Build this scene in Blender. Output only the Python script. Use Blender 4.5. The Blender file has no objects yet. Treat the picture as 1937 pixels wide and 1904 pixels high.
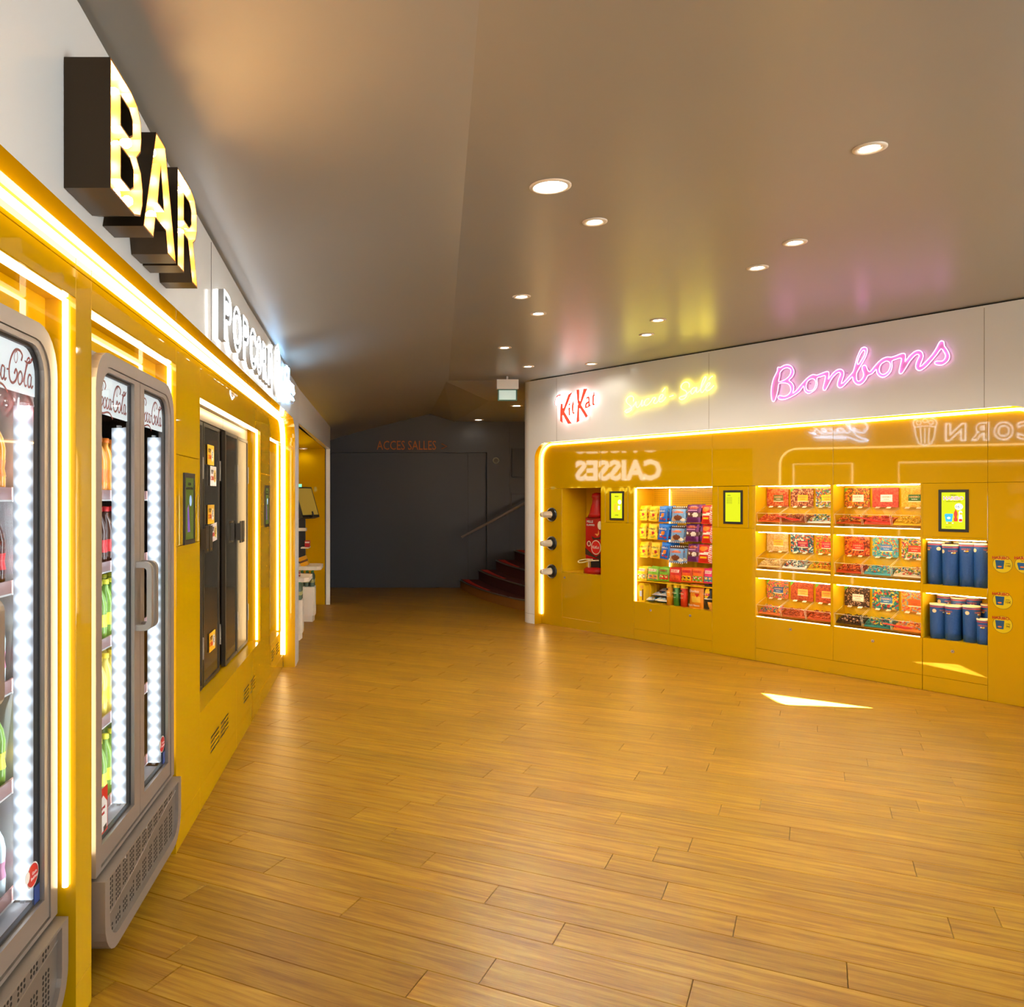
import bpy, bmesh, math, random
from mathutils import Matrix, Vector
random.seed(7)
PI = math.pi
S = bpy.context.scene
COL = S.collection
# ------------------------------------------------------------------ camera, world, exposure, big lights
F = 1600.0; PX = 718.0; PY = 943.0; H = 1.55          # focal length / principal point in photo pixels, eye height
cam = bpy.data.cameras.new('camera'); camo = bpy.data.objects.new('camera', cam); COL.objects.link(camo)
camo.location = (0, 0, H); camo.rotation_euler = (PI/2, 0, 0)
cam.sensor_fit = 'HORIZONTAL'; cam.sensor_width = 36.0
cam.lens = F/1937*36; cam.shift_x = (968.5-PX)/1937; cam.shift_y = -(952-PY)/1937
cam.clip_start = .05; cam.clip_end = 60
S.camera = camo
w = bpy.data.worlds.new('world'); S.world = w; w.use_nodes = True
w.node_tree.nodes['Background'].inputs[0].default_value = (.6, .75, 1, 1)
w.node_tree.nodes['Background'].inputs[1].default_value = .02
vs = S.view_settings
vs.view_transform = 'Standard'; vs.look = 'None'; vs.gamma = 1.0; vs.use_curve_mapping = False
vs.exposure = 0.3
S.cycles.max_bounces = 9; S.cycles.transparent_max_bounces = 16
S.cycles.sample_clamp_indirect = 6.0
S.cycles.caustics_reflective = False; S.cycles.caustics_refractive = False
SUN = Vector((.62, -.68, .36)).normalized()
sun = bpy.data.lights.new('sun', 'SUN'); sun.energy = 700; sun.angle = .003; sun.color = (1, .95, .86)
suno = bpy.data.objects.new('sun', sun); COL.objects.link(suno)
suno.rotation_euler = SUN.to_track_quat('Z', 'Y').to_euler(); suno.location = (5, -5, 5)
def area(name, loc, rot, sx, sy, e, c):
    l = bpy.data.lights.new(name, 'AREA'); l.shape = 'RECTANGLE'; l.size = sx; l.size_y = sy; l.energy = e; l.color = c
    o = bpy.data.objects.new(name, l); COL.objects.link(o); o.location = loc; o.rotation_euler = rot; return o
area('daylight_entrance', (2.2, -2.85, 1.5), (PI/2, 0, 0), 5.6, 2.4, 70, (.84, .93, 1))   # glazed entrance behind the camera

area('side_fill', (6.36, .2, .85), (0, PI/2, 0), 1.5, 5.0, 240, (.82, .93, 1))     # fill lamp added before the bare side wall, no windows there

# ------------------------------------------------------------------ materials
MC = {}
def mat(name, c=(.8,.8,.8), r=.5, metal=0, emit=None, es=0, coat=0, spec=.5, bump=None, cr=.05):
    if name in MC: return MC[name]
    m = bpy.data.materials.new(name); m.use_nodes = True; nt = m.node_tree; b = nt.nodes['Principled BSDF']
    b.inputs['Base Color'].default_value = (*c, 1); b.inputs['Roughness'].default_value = r
    b.inputs['Metallic'].default_value = metal; b.inputs['Coat Weight'].default_value = coat
    b.inputs['Coat Roughness'].default_value = cr; b.inputs['Specular IOR Level'].default_value = spec
    if emit:
        b.inputs['Emission Color'].default_value = (*emit, 1); b.inputs['Emission Strength'].default_value = es
    if bump:
        sc, st = bump
        n = nt.nodes.new('ShaderNodeTexNoise'); n.inputs['Scale'].default_value = sc; n.inputs['Detail'].default_value = 3
        t = nt.nodes.new('ShaderNodeTexCoord'); nt.links.new(t.outputs['Object'], n.inputs['Vector'])
        bp = nt.nodes.new('ShaderNodeBump'); bp.inputs['Strength'].default_value = st; bp.inputs['Distance'].default_value = .01
        nt.links.new(n.outputs['Fac'], bp.inputs['Height']); nt.links.new(bp.outputs['Normal'], b.inputs['Normal'])
    MC[name] = m; return m
def colm(c, r=.35, **k): return mat('colour_%02x%02x%02x_%d' % (*[int(max(0, min(1, v))*255) for v in c], int(r*100)), c, r, **k)
def srgb(r, g, b): return tuple(((v/255)/12.92 if v/255 <= .04045 else ((v/255+.055)/1.055)**2.4) for v in (r, g, b))
def C(r, g, b, rough=.35): return colm(srgb(r, g, b), rough)
YELLOW = mat('yellow_gloss_lacquer', (.55, .305, .001), .03, spec=.6, bump=(1.6, .010))
YELIN = mat('yellow_satin_lining', (.80, .46, .004), .3)
WHITE = mat('white_gloss_fascia', (.86, .84, .80), .14)
WPAINT = mat('white_paint', (.75, .74, .72), .6)
BLACK = mat('black_plastic', (.012, .011, .01), .4)
GAP = mat('dark_joint', (.02, .015, .01), .8)
DARKWALL = mat('charcoal_wall_paint', (.038, .038, .043), .5, bump=(30, .05))
CEIL = mat('satin_grey_ceiling', (.29, .272, .24), .32, bump=(.9, .10))
ALU = mat('satin_aluminium', (.35, .30, .26), .33, .55)
ALUD = mat('satin_aluminium_dark', (.24, .21, .18), .35, .6)
GASKET = mat('rubber_gasket', (.01, .01, .012), .5)
LEDW = mat('warm_led', (1, .9, .7), .5, emit=(1, .78, .40), es=8.5)
LEDN = mat('warm_white_led', (1, .9, .7), .5, emit=(1, .82, .48), es=6.5)
LEDC = mat('cool_led', (1, 1, 1), .5, emit=(.85, .93, 1), es=26)
LEDS = mat('cell_led', (1, .9, .7), .5, emit=(1, .84, .5), es=60)
DOWN = mat('downlight_glow', (1, 1, 1), .5, emit=(1, .93, .8), es=14)
PINK = mat('pink_neon', (1, .7, 1), .4, emit=(1, .42, .95), es=3.0)
YNEON = mat('yellow_neon', (1, 1, .3), .4, emit=(1, .84, .07), es=8)
WBACK = mat('white_back_plate', (1, 1, 1), .4, emit=(.95, .97, 1), es=2.2)
BNEON = mat('blue_white_neon', (.8, .9, 1), .4, emit=(.36, .66, 1), es=14)
WNEON = mat('white_neon', (1, 1, 1), .4, emit=(.92, .97, 1), es=10)
HALO = mat('halo_led', (1, 1, 1), .4, emit=(.88, .97, 1), es=30)
BULB = mat('warm_bulb', (1, .8, .5), .3, emit=(1, .62, .24), es=115)
def clear(name, tint, gl=.12, rough=.02, dens=0):
    if name in MC: return MC[name]
    m = bpy.data.materials.new(name); m.use_nodes = True; nt = m.node_tree; nt.nodes.clear()
    o = nt.nodes.new('ShaderNodeOutputMaterial'); mx = nt.nodes.new('ShaderNodeMixShader')
    t = nt.nodes.new('ShaderNodeBsdfTransparent'); g = nt.nodes.new('ShaderNodeBsdfGlossy'); fr = nt.nodes.new('ShaderNodeFresnel')
    t.inputs[0].default_value = (*tint, 1); g.inputs['Roughness'].default_value = rough; fr.inputs[0].default_value = 1.38
    g.inputs[0].default_value = (1, 1, 1, 1)
    ge = nt.nodes.new('ShaderNodeNewGeometry'); mr = nt.nodes.new('ShaderNodeMapRange'); mr.inputs['To Min'].default_value = 1.38; mr.inputs['To Max'].default_value = 1/1.38
    nt.links.new(ge.outputs['Backfacing'], mr.inputs['Value']); nt.links.new(mr.outputs[0], fr.inputs[0])      # same reflectance from both sides of a thin sheet
    nt.links.new(fr.outputs[0], mx.inputs[0]); nt.links.new(t.outputs[0], mx.inputs[1]); nt.links.new(g.outputs[0], mx.inputs[2])
    nt.links.new(mx.outputs[0], o.inputs[0]); MC[name] = m; return m
GLASS = clear('door_glass', (.93, .96, .97)); ACRYL = clear('clear_acrylic', (.97, .96, .93), rough=.05)
ACEDGE = mat('acrylic_lit_edge', (.95, .85, .62), .2)  # pale colour paints in the edge-lit glow of the bins
SMOKE = mat('smoked_glass', (.05, .042, .03), .1, coat=.6)
def diffuser():
    m = bpy.data.materials.new('led_diffuser'); m.use_nodes = True; nt = m.node_tree; b = nt.nodes['Principled BSDF']; N = nt.nodes.new; L = nt.links.new
    b.inputs['Base Color'].default_value = (.25, .27, .3, 1); b.inputs['Emission Color'].default_value = (.78, .88, 1, 1)
    tc = N('ShaderNodeTexCoord'); sp = N('ShaderNodeSeparateXYZ'); L(tc.outputs['Object'], sp.inputs[0])
    def M(op, a, b_=None):
        n = N('ShaderNodeMath'); n.operation = op
        for i, q in enumerate((a, b_)):
            if q is None: continue
            if isinstance(q, (int, float)): n.inputs[i].default_value = q
            else: L(q, n.inputs[i])
        return n.outputs[0]
    zw = M('ADD', M('MULTIPLY', M('COSINE', M('MULTIPLY', sp.outputs[2], 2*PI/.047)), .5), .5)       # one soft blob of light per diode
    yg = M('POWER', 2.718, M('MULTIPLY', M('POWER', M('ABSOLUTE', M('DIVIDE', M('SUBTRACT', sp.outputs[1], .062), .019)), 2), -1))
    L(M('ADD', M('MULTIPLY', M('MULTIPLY', M('ADD', M('POWER', zw, 1.5), .45), yg), 2.6), .10), b.inputs['Emission Strength'])
    return m
DIFF = diffuser()
def wood():
    m = bpy.data.materials.new('oak_plank'); m.use_nodes = True; nt = m.node_tree; b = nt.nodes['Principled BSDF']; L = nt.links.new
    N = nt.nodes.new
    tc = N('ShaderNodeTexCoord'); oi = N('ShaderNodeObjectInfo'); mul = N('ShaderNodeMath'); mul.operation = 'MULTIPLY'; mul.inputs[1].default_value = 37
    cb = N('ShaderNodeCombineXYZ'); ad = N('ShaderNodeVectorMath'); ad.operation = 'ADD'
    L(oi.outputs['Random'], mul.inputs[0]); L(mul.outputs[0], cb.inputs[0]); L(mul.outputs[0], cb.inputs[1])
    L(tc.outputs['Object'], ad.inputs[0]); L(cb.outputs[0], ad.inputs[1])
    mp = N('ShaderNodeMapping'); mp.inputs['Scale'].default_value = (1.1, 15, 1); L(ad.outputs[0], mp.inputs[0])
    n1 = N('ShaderNodeTexNoise'); n1.inputs['Scale'].default_value = 2.2; n1.inputs['Detail'].default_value = 8; n1.inputs['Roughness'].default_value = .62; n1.inputs['Distortion'].default_value = .6
    L(mp.outputs[0], n1.inputs['Vector'])
    mp2 = N('ShaderNodeMapping'); mp2.inputs['Scale'].default_value = (5, 130, 1); L(ad.outputs[0], mp2.inputs[0])
    n2 = N('ShaderNodeTexNoise'); n2.inputs['Scale'].default_value = 2; n2.inputs['Detail'].default_value = 4; L(mp2.outputs[0], n2.inputs['Vector'])
    cr = N('ShaderNodeValToRGB'); e = cr.color_ramp.elements
    e[0].position = .28; e[0].color = (*srgb(126, 80, 14), 1); e[1].position = .72; e[1].color = (*srgb(184, 145, 44), 1)
    k = cr.color_ramp.elements.new(.48); k.color = (*srgb(156, 112, 26), 1)
    L(n1.outputs['Fac'], cr.inputs[0])
    mr = N('ShaderNodeMapRange'); mr.inputs['From Min'].default_value = .3; mr.inputs['From Max'].default_value = .7; mr.inputs['To Min'].default_value = .91; mr.inputs['To Max'].default_value = 1.06
    L(n2.outputs['Fac'], mr.inputs['Value'])
    mr2 = N('ShaderNodeMapRange'); mr2.inputs['To Min'].default_value = .86; mr2.inputs['To Max'].default_value = 1.1; L(oi.outputs['Random'], mr2.inputs['Value'])
    mm = N('ShaderNodeMath'); mm.operation = 'MULTIPLY'; L(mr.outputs[0], mm.inputs[0]); L(mr2.outputs[0], mm.inputs[1])
    mx = N('ShaderNodeMix'); mx.data_type = 'RGBA'; mx.blend_type = 'MULTIPLY'; mx.inputs[0].default_value = 1
    L(cr.outputs[0], mx.inputs[6]); L(mm.outputs[0], mx.inputs[7]); L(mx.outputs[2], b.inputs['Base Color'])
    rr = N('ShaderNodeMapRange'); rr.inputs['To Min'].default_value = .26; rr.inputs['To Max'].default_value = .44; L(n1.outputs['Fac'], rr.inputs['Value']); L(rr.outputs[0], b.inputs['Roughness'])
    bp = N('ShaderNodeBump'); bp.inputs['Strength'].default_value = .12; bp.inputs['Distance'].default_value = .004; L(n2.outputs['Fac'], bp.inputs['Height']); L(bp.outputs[0], b.inputs['Normal']); b.inputs['Specular IOR Level'].default_value = .33
    return m
WOOD = wood()
def board_mat(i, pal, scale=75):
    m = bpy.data.materials.new('candy_print'); m.use_nodes = True; nt = m.node_tree; b = nt.nodes['Principled BSDF']; N = nt.nodes.new; L = nt.links.new
    tc = N('ShaderNodeTexCoord'); no = N('ShaderNodeTexNoise'); no.inputs['Scale'].default_value = 25
    ad = N('ShaderNodeVectorMath'); ad.operation = 'MULTIPLY_ADD'; ad.inputs[1].default_value = (.035,)*3
    L(tc.outputs['Object'], no.inputs['Vector']); L(no.outputs['Color'], ad.inputs[0]); L(tc.outputs['Object'], ad.inputs[2])
    v = N('ShaderNodeTexVoronoi'); v.inputs['Scale'].default_value = scale; L(ad.outputs[0], v.inputs['Vector'])
    sp = N('ShaderNodeSeparateColor'); L(v.outputs['Color'], sp.inputs[0])
    cr = N('ShaderNodeValToRGB'); cr.color_ramp.interpolation = 'CONSTANT'; e = cr.color_ramp.elements
    n = len(pal); e[0].color = (*srgb(*pal[0]), 1); e[0].position = 0; e[1].position = 1/n; e[1].color = (*srgb(*pal[1]), 1)
    for k in range(2, n): q = e.new(k/n); q.color = (*srgb(*pal[k]), 1)
    L(sp.outputs[0], cr.inputs[0])
    mr = N('ShaderNodeMapRange'); mr.inputs['From Max'].default_value = .012; mr.inputs['To Min'].default_value = 1.1; mr.inputs['To Max'].default_value = .55; L(v.outputs['Distance'], mr.inputs['Value'])
    mx = N('ShaderNodeMix'); mx.data_type = 'RGBA'; mx.blend_type = 'MULTIPLY'; mx.inputs[0].default_value = .8; L(cr.outputs[0], mx.inputs[6]); L(mr.outputs[0], mx.inputs[7])
    L(mx.outputs[2], b.inputs['Base Color']); b.inputs['Roughness'].default_value = .4
    return m

# ------------------------------------------------------------------ mesh helpers
class MB:
    def __init__(s): s.v = []; s.f = []; s.m = []; s.sm = []; s.mats = []
    def mi(s, m):
        if m not in s.mats: s.mats.append(m)
        return s.mats.index(m)
    def add(s, vs, fs, m, smooth=False):
        o = len(s.v); s.v += [tuple(p) for p in vs]; k = s.mi(m)
        for f in fs: s.f.append([o+i for i in f]); s.m.append(k); s.sm.append(smooth)
    def box(s, x0, x1, y0, y1, z0, z1, m, bev=0, front=None):
        if bev:
            b = bev; vs = []
            for (x, sx) in ((x0, 1), (x1, -1)):
                for (z, sz) in ((z0, 1), (z1, -1)): vs += [(x+sx*b, y0, z+sz*b), (x, y0+b, z), (x, y1, z)]
            # order: 00,01,10,11 each (front,chamfer,back)
            a, c, d, e = 0, 3, 6, 9
            fs = [(a, d, e, c)]
            for p, q in ((a, d), (d, e), (e, c), (c, a)): fs += [(p+1, q+1, q, p), (p+2, q+2, q+1, p+1)]
            fs += [(a+2, c+2, e+2, d+2)]
            s.add(vs, fs, m); return s
        vs = [(x, y, z) for x in (x0, x1) for y in (y0, y1) for z in (z0, z1)]
        s.add(vs, [(0, 1, 3, 2), (4, 6, 7, 5), (0, 4, 5, 1), (2, 3, 7, 6), (0, 2, 6, 4), (1, 5, 7, 3)], m); return s
    def lathe(s, prof, m, c=(0, 0, 0), seg=16, axis='z', cap=True, smooth=True, lift=None):
        vs = []; n = len(prof)
        for k in range(seg):
            a = 2*PI*k/seg; ca, sa = math.cos(a), math.sin(a)
            for j, (r, h) in enumerate(prof):
                if lift and j == 0: h += lift(a)
                p = (r*ca, r*sa, h) if axis == 'z' else ((r*ca, h, -r*sa) if axis == 'y' else (h, r*ca, r*sa))
                vs.append((p[0]+c[0], p[1]+c[1], p[2]+c[2]))
        fs = []
        for k in range(seg):
            q = (k+1) % seg
            for j in range(n-1): fs.append((k*n+j, q*n+j, q*n+j+1, k*n+j+1))
        s.add(vs, fs, m, smooth)
        if cap:
            o = len(s.v)-len(vs); kk = s.mi(m)
            if prof[0][0] > 1e-5: s.f.append([o+k*n for k in range(seg)][::-1]); s.m.append(kk); s.sm.append(False)
            if prof[-1][0] > 1e-5: s.f.append([o+k*n+n-1 for k in range(seg)]); s.m.append(kk); s.sm.append(False)
        return s
    def tube(s, pts, r, m, seg=8, closed=False, flat=1.0, smoothn=0):
        P = [Vector(p) for p in pts]
        if smoothn: P = catmull(P, smoothn, closed)
        n = len(P); vs = []; up0 = Vector((0, -1, 0))
        for i in range(n):
            a = P[(i-1) % n] if (closed or i > 0) else P[i]; b = P[(i+1) % n] if (closed or i < n-1) else P[i]
            t = (b-a); t = t.normalized() if t.length > 1e-9 else Vector((1, 0, 0))
            up = up0 if abs(t.dot(up0)) < .95 else Vector((0, 0, 1))
            sd = t.cross(up).normalized(); uu = sd.cross(t).normalized()
            for k in range(seg):
                an = 2*PI*k/seg; vs.append(P[i]+sd*(math.cos(an)*r)+uu*(math.sin(an)*r*flat))
        fs = []
        for i in range(n if closed else n-1):
            j = (i+1) % n
            for k in range(seg):
                q = (k+1) % seg; fs.append((i*seg+k, i*seg+q, j*seg+q, j*seg+k))
        if not closed: fs += [tuple(range(seg))[::-1], tuple((n-1)*seg+k for k in range(seg))]
        s.add(vs, fs, m, True); return s
    def prism(s, pts, y0, y1, m, side=None, sides=None):
        """polygon in (x,z) extruded along y"""
        n = len(pts); vs = [(x, y0, z) for x, z in pts]+[(x, y1, z) for x, z in pts]
        ar = sum(pts[i][0]*pts[(i+1) % n][1]-pts[(i+1) % n][0]*pts[i][1] for i in range(n))
        f0 = tuple(range(n)); f1 = tuple(range(n, 2*n))[::-1]
        if ar < 0: f0, f1 = f0[::-1], f1[::-1]
        s.add(vs, [f0, f1], m)
        o = len(s.v)-2*n
        for i in range(n):
            j = (i+1) % n; q = (o+i, o+n+i, o+n+j, o+j)
            mm = (side or m) if not sides or i in sides else m
            s.f.append(list(q) if ar > 0 else list(q[::-1])); s.m.append(s.mi(mm)); s.sm.append(False)
        return s
    def zprism(s, pts, z0, z1, m):
        """polygon in (x,y) extruded along z"""
        n = len(pts); vs = [(x, y, z0) for x, y in pts]+[(x, y, z1) for x, y in pts]
        fs = [tuple(range(n))[::-1], tuple(range(n, 2*n))]+[(i, (i+1) % n, n+(i+1) % n, n+i) for i in range(n)]
        s.add(vs, fs, m); return s
    def mesh(s, name):
        me = bpy.data.meshes.new(name); me.from_pydata(s.v, [], s.f)
        for m in s.mats: me.materials.append(m)
        me.polygons.foreach_set('material_index', s.m); me.polygons.foreach_set('use_smooth', s.sm); me.update()
        return me
def catmull(P, n, closed=False):
    out = []; N = len(P); rng = range(N) if closed else range(N-1)
    for i in rng:
        p0 = P[(i-1) % N] if (closed or i > 0) else P[i]; p1 = P[i]; p2 = P[(i+1) % N]; p3 = P[(i+2) % N] if (closed or i < N-2) else p2
        for k in range(n):
            t = k/n; out.append(.5*((2*p1)+(p2-p0)*t+(2*p0-5*p1+4*p2-p3)*t*t+(-p0+3*p1-3*p2+p3)*t**3))
    if not closed: out.append(P[-1])
    return out
def T(x=0, y=0, z=0): return Matrix.Translation((x, y, z))
def RX(a): return Matrix.Rotation(a, 4, 'X')
def RZ(a): return Matrix.Rotation(a, 4, 'Z')
I4 = Matrix.Identity(4)
def tag(o, label=None, cat=None, group=None, kind=None):
    if label: o['label'] = label
    if cat: o['category'] = cat
    if group: o['group'] = group
    if kind: o['kind'] = kind
    return o
def link(o, parent=None, M=I4):
    COL.objects.link(o)
    if parent: o.parent = parent; o.matrix_local = M
    else: o.matrix_world = M
    return o
def put(name, mb, parent=None, M=I4):
    me = mb.mesh(name) if isinstance(mb, MB) else mb
    return link(bpy.data.objects.new(name, me), parent, M)
def empty(name, label, cat, M=I4, group=None):
    o = bpy.data.objects.new(name, None); o.empty_display_size = .1; link(o, None, M); return tag(o, label, cat, group)
def copy_tree(o, parent=None, M=None):
    c = o.copy(); COL.objects.link(c)
    if parent: c.parent = parent
    for ch in list(o.children): copy_tree(ch, c)
    if M is not None: c.matrix_world = M
    return c
TXT = {}
def curve_mesh(cu, name):
    ob = bpy.data.objects.new(name, cu); COL.objects.link(ob)
    dg = bpy.context.evaluated_depsgraph_get(); dg.update()
    me = bpy.data.meshes.new_from_object(ob.evaluated_get(dg)); bpy.data.objects.remove(ob); return me
def text_mesh(s, size, m, ext=.0006, align='CENTER', off=0, bevel=0, fill=True, sx=1.0, res=2):
    cu = bpy.data.curves.new('lettering', 'FONT'); cu.body = s; cu.size = size; cu.extrude = ext; cu.align_x = align; cu.align_y = 'CENTER'
    cu.resolution_u = res; cu.offset = off; cu.bevel_depth = bevel; cu.bevel_resolution = 1
    if not fill: cu.fill_mode = 'NONE'
    me = curve_mesh(cu, 'lettering'); me.materials.clear(); me.materials.append(m)
    if sx != 1: me.transform(Matrix.Diagonal((sx, 1, 1, 1)))
    return me
def text(s, size, m, parent, x, y, z, name='lettering', rz=0, **k):
    key = (s, size, m.name, tuple(sorted(k.items())))
    if key not in TXT: TXT[key] = text_mesh(s, size, m, **k)
    return link(bpy.data.objects.new(name, TXT[key]), parent, T(x, y, z) @ RZ(rz) @ RX(PI/2))
def poly_mesh(outer, holes, m, ext=0, name='plate', bevel=0):
    """filled outline with holes in (x,z), centred on y=0, thickness 2*ext"""
    cu = bpy.data.curves.new(name, 'CURVE'); cu.dimensions = '2D'; cu.fill_mode = 'BOTH'; cu.extrude = ext; cu.bevel_depth = bevel; cu.bevel_resolution = 0
    for pts in [outer]+holes:
        sp = cu.splines.new('POLY'); sp.points.add(len(pts)-1)
        for i, p in enumerate(pts): sp.points[i].co = (p[0], p[1], 0, 1)
        sp.use_cyclic_u = True
    me = curve_mesh(cu, name); me.materials.clear(); me.materials.append(m)
    me.transform(RX(PI/2)); return me
def rrect(x0, x1, z0, z1, r, n=5, corners=(1, 1, 1, 1)):
    pts = []
    for (cx, cz, a0, on) in ((x1-r, z1-r, 0, corners[0]), (x0+r, z1-r, 90, corners[1]), (x0+r, z0+r, 180, corners[2]), (x1-r, z0+r, 270, corners[3])):
        if on:
            for k in range(n+1):
                a = math.radians(a0+90*k/n); pts.append((cx+r*math.cos(a), cz+r*math.sin(a)))
        else: pts.append((cx+(r if a0 in (0, 270) else -r), cz+(r if a0 in (0, 90) else -r)))
    return pts
def ring_mb(outer, inner, y0, y1, m, mb=None, mi=None):
    """ring between two outlines with the same point count"""
    mb = mb or MB(); n = len(outer)
    vs = [(x, y0, z) for x, z in outer]+[(x, y0, z) for x, z in inner]+[(x, y1, z) for x, z in outer]+[(x, y1, z) for x, z in inner]
    fs = []
    for i in range(n):
        j = (i+1) % n
        fs += [(i, j, n+j, n+i)[::-1], (n+i, n+j, 3*n+j, 3*n+i)[::-1], (i, 2*n+i, 2*n+j, j)[::-1], (2*n+i, 3*n+i, 3*n+j, 2*n+j)[::-1]]
    mb.add(vs, fs, m); return mb

# ------------------------------------------------------------------ wall frames: x along the wall, y into it, z up (y=0 is the yellow plane)
AL = .888
FL = Matrix(((0, -1, 0, -AL), (1, 0, 0, 0), (0, 0, 1, 0), (0, 0, 0, 1)))
n_ = Vector((.8373, .5468)); t_ = Vector((.5468, -.8373)); DR = 7.448
u0 = (1024-PX)/F; tt = DR/(u0*n_.x+n_.y); P0 = Vector((u0*tt, tt))
FR = Matrix(((t_.x, n_.x, 0, P0.x), (t_.y, n_.y, 0, P0.y), (0, 0, 1, 0), (0, 0, 0, 1)))
def sx(px, y=0):
    u = (px-PX)/F      # (P0+s t+y n).x = u*(...).y
    return (u*(P0.y+y*n_.y)-(P0.x+y*n_.x))/(t_.x-u*t_.y)
def sz(px, py, y=0):
    s = sx(px, y); Z = P0.y+s*t_.y+y*n_.y; return H-(py-PY)*Z/F
def sp(px, py, y=0): return (sx(px, y), sz(px, py, y))

# ================================================================== SETTING
# ---- floor: planks laid one by one
fb = MB(); fb.box(-3.2, 7.2, -3.2, 15.2, -.06, -.012, GAP)
floor = put('floor', fb); tag(floor, kind='structure')
ax = Vector((.889, -.459)); ay = Vector((.459, .889)); PW, PLN = .172, 1.22
pm = MB(); g = .0012; b = .0016
hw, hl = PW/2-g/2, PLN/2-g/2
vs_ = [(x*(hl-b), y*(hw-b), 0) for x in (-1, 1) for y in (-1, 1)]+[(x*hl, y*hw, -b) for x in (-1, 1) for y in (-1, 1)]+[(x*hl, y*hw, -.011) for x in (-1, 1) for y in (-1, 1)]
pm.add(vs_, [(0, 2, 3, 1), (0, 4, 6, 2), (2, 6, 7, 3), (3, 7, 5, 1), (1, 5, 4, 0), (4, 8, 10, 6), (6, 10, 11, 7), (7, 11, 9, 5), (5, 9, 8, 4)], WOOD)
pme = pm.mesh('plank')
ang = math.atan2(ax.y, ax.x); rot = RZ(ang); spots = []
rr = random.Random(3); row_off = {}
for j in range(-45, 110):
    off = rr.uniform(0, PLN)
    for i in range(-16, 16):
        c = ax*(i*PLN+off)+ay*(j*PW+.05)
        if -3 < c.x < 6.9 and -3 < c.y < 15: spots.append(c)
def inview(c):
    ok = False
    for d in (-.5, 0, .5):
        q = c+ax*PLN*d
        if q.y > 2.35 and q.x > -.95 and (q.x-.0)/q.y*F+PX < 1990 and (n_.dot(q) < 7.5 or (q.y > 10.6 and q.x < 2.4)): ok = True
    return ok and c.y < 14.8
near = sorted([c for c in spots if inview(c)], key=lambda c: c.length)[:300]
rest = [c for c in spots if c not in near]
for c in near: link(bpy.data.objects.new('plank', pme), floor, T(c.x, c.y, 0) @ rot)
rm = MB()
for c in rest:
    M = T(c.x, c.y, 0) @ rot; rm.add([M @ Vector(p) for p in vs_], [(0, 2, 3, 1), (0, 4, 6, 2), (2, 6, 7, 3), (3, 7, 5, 1), (1, 5, 4, 0)], WOOD)
tag(put('plank_rows', rm, floor), kind='stuff')

# ---- ceiling
ZC = 3.024
def hleft(Y):
    pts = [(-3.2, 2.838), (2.19, 2.838), (2.45, 2.826), (2.87, 2.80), (4.17, 2.74), (5.0, 2.70), (6.15, 2.675), (8.1, 2.62), (12.4, 2.61), (13.8, 2.60), (14.9, 2.53)]
    for (a, ha), (b2, hb) in zip(pts, pts[1:]):
        if a <= Y <= b2: return ha+(hb-ha)*(Y-a)/(b2-a)
    return pts[-1][1]
def xfold(Y): return min(.90, .10+.07*max(Y, 0)+.02)
cm = MB(); NY, NX = 74, 14
vs2 = []
for iy in range(NY+1):
    Y = -3.2+iy*(18.1/NY); xf = xfold(Y); hl_ = hleft(Y)
    for ix in range(NX+1):
        t = ix/NX; X = -.9+t*(xf+.9); z = hl_+(ZC-hl_)*(t**.9)
        vs2.append((X, Y, z))
cm.add(vs2, [(iy*(NX+1)+ix, (iy+1)*(NX+1)+ix, (iy+1)*(NX+1)+ix+1, iy*(NX+1)+ix+1) for iy in range(NY) for ix in range(NX)], CEIL, True)
# flat part: up to the edge before the stairs
YE = 10.58
fl = [(xfold(-3.2+iy*(18.1/NY)), -3.2+iy*(18.1/NY)) for iy in range(NY+1)]
fl1 = [p for p in fl if p[1] <= YE]+[(xfold(YE), YE)]
vv = [(x, y, ZC) for x, y in fl1]+[(7.2, y, ZC) for x, y in fl1]; n = len(fl1)
cm.add(vv, [(i, i+1, n+i+1, n+i) for i in range(n-1)], CEIL)
cm.add([(.80, YE-.02, ZC+.0005), (4.6, YE-.02, ZC+.0005), (4.6, YE+1.0, 2.887), (1.5, YE+1.0, 2.887), (1.3, 15, 2.887), (4.6, 15, 2.887), (.86, 15, ZC)], [(0, 1, 2, 3), (3, 2, 5, 4), (0, 3, 4, 6)], CEIL)
ceil = put('ceiling', cm); tag(ceil, kind='structure')

# ---- left wall: white fascia plate with the big rounded opening, yellow panels behind it
RW, ZT = .24, 2.276
XL = 7.785
arc = [(XL-RW+RW*math.sin(math.radians(a)), ZT-RW+RW*math.cos(math.radians(a))) for a in range(0, 91, 9)]
top = [(8.125, 0), (8.125, hleft(8.125)-.008)]+[(Y, hleft(Y)-.008) for Y in (6.15, 5, 4.17, 2.87, 2.45, 2.19, -2.9)]+[(-2.9, 0), (-1.6, 0), (-1.6, ZT)]
poly = top+arc+[(XL, 0)]
wl = MB(); nt_ = len(top)
wl.prism(poly, -.111, -.002, WHITE, side=YELLOW, sides=set(range(nt_-2, len(poly)-1)))
wall_left = put('wall_left', wl, None, FL); tag(wall_left, kind='structure')
def panel(parent, x0, x1, z0, z1, m=YELLOW, name='panel', gap=.0016):
    mb = MB(); mb.box(-(x1-x0)/2+gap/2, (x1-x0)/2-gap/2, 0, .018, -(z1-z0)/2+gap/2, (z1-z0)/2-gap/2, m, bev=.0012)
    return put(name, mb, parent, T((x0+x1)/2, 0, (z0+z1)/2))
ZS = 2.222
N1, N2, N3, N4 = (1.39, 2.473), (2.607, 3.69), (4.18, 6.31), (6.85, 7.60)
ZN = 2.135
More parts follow.
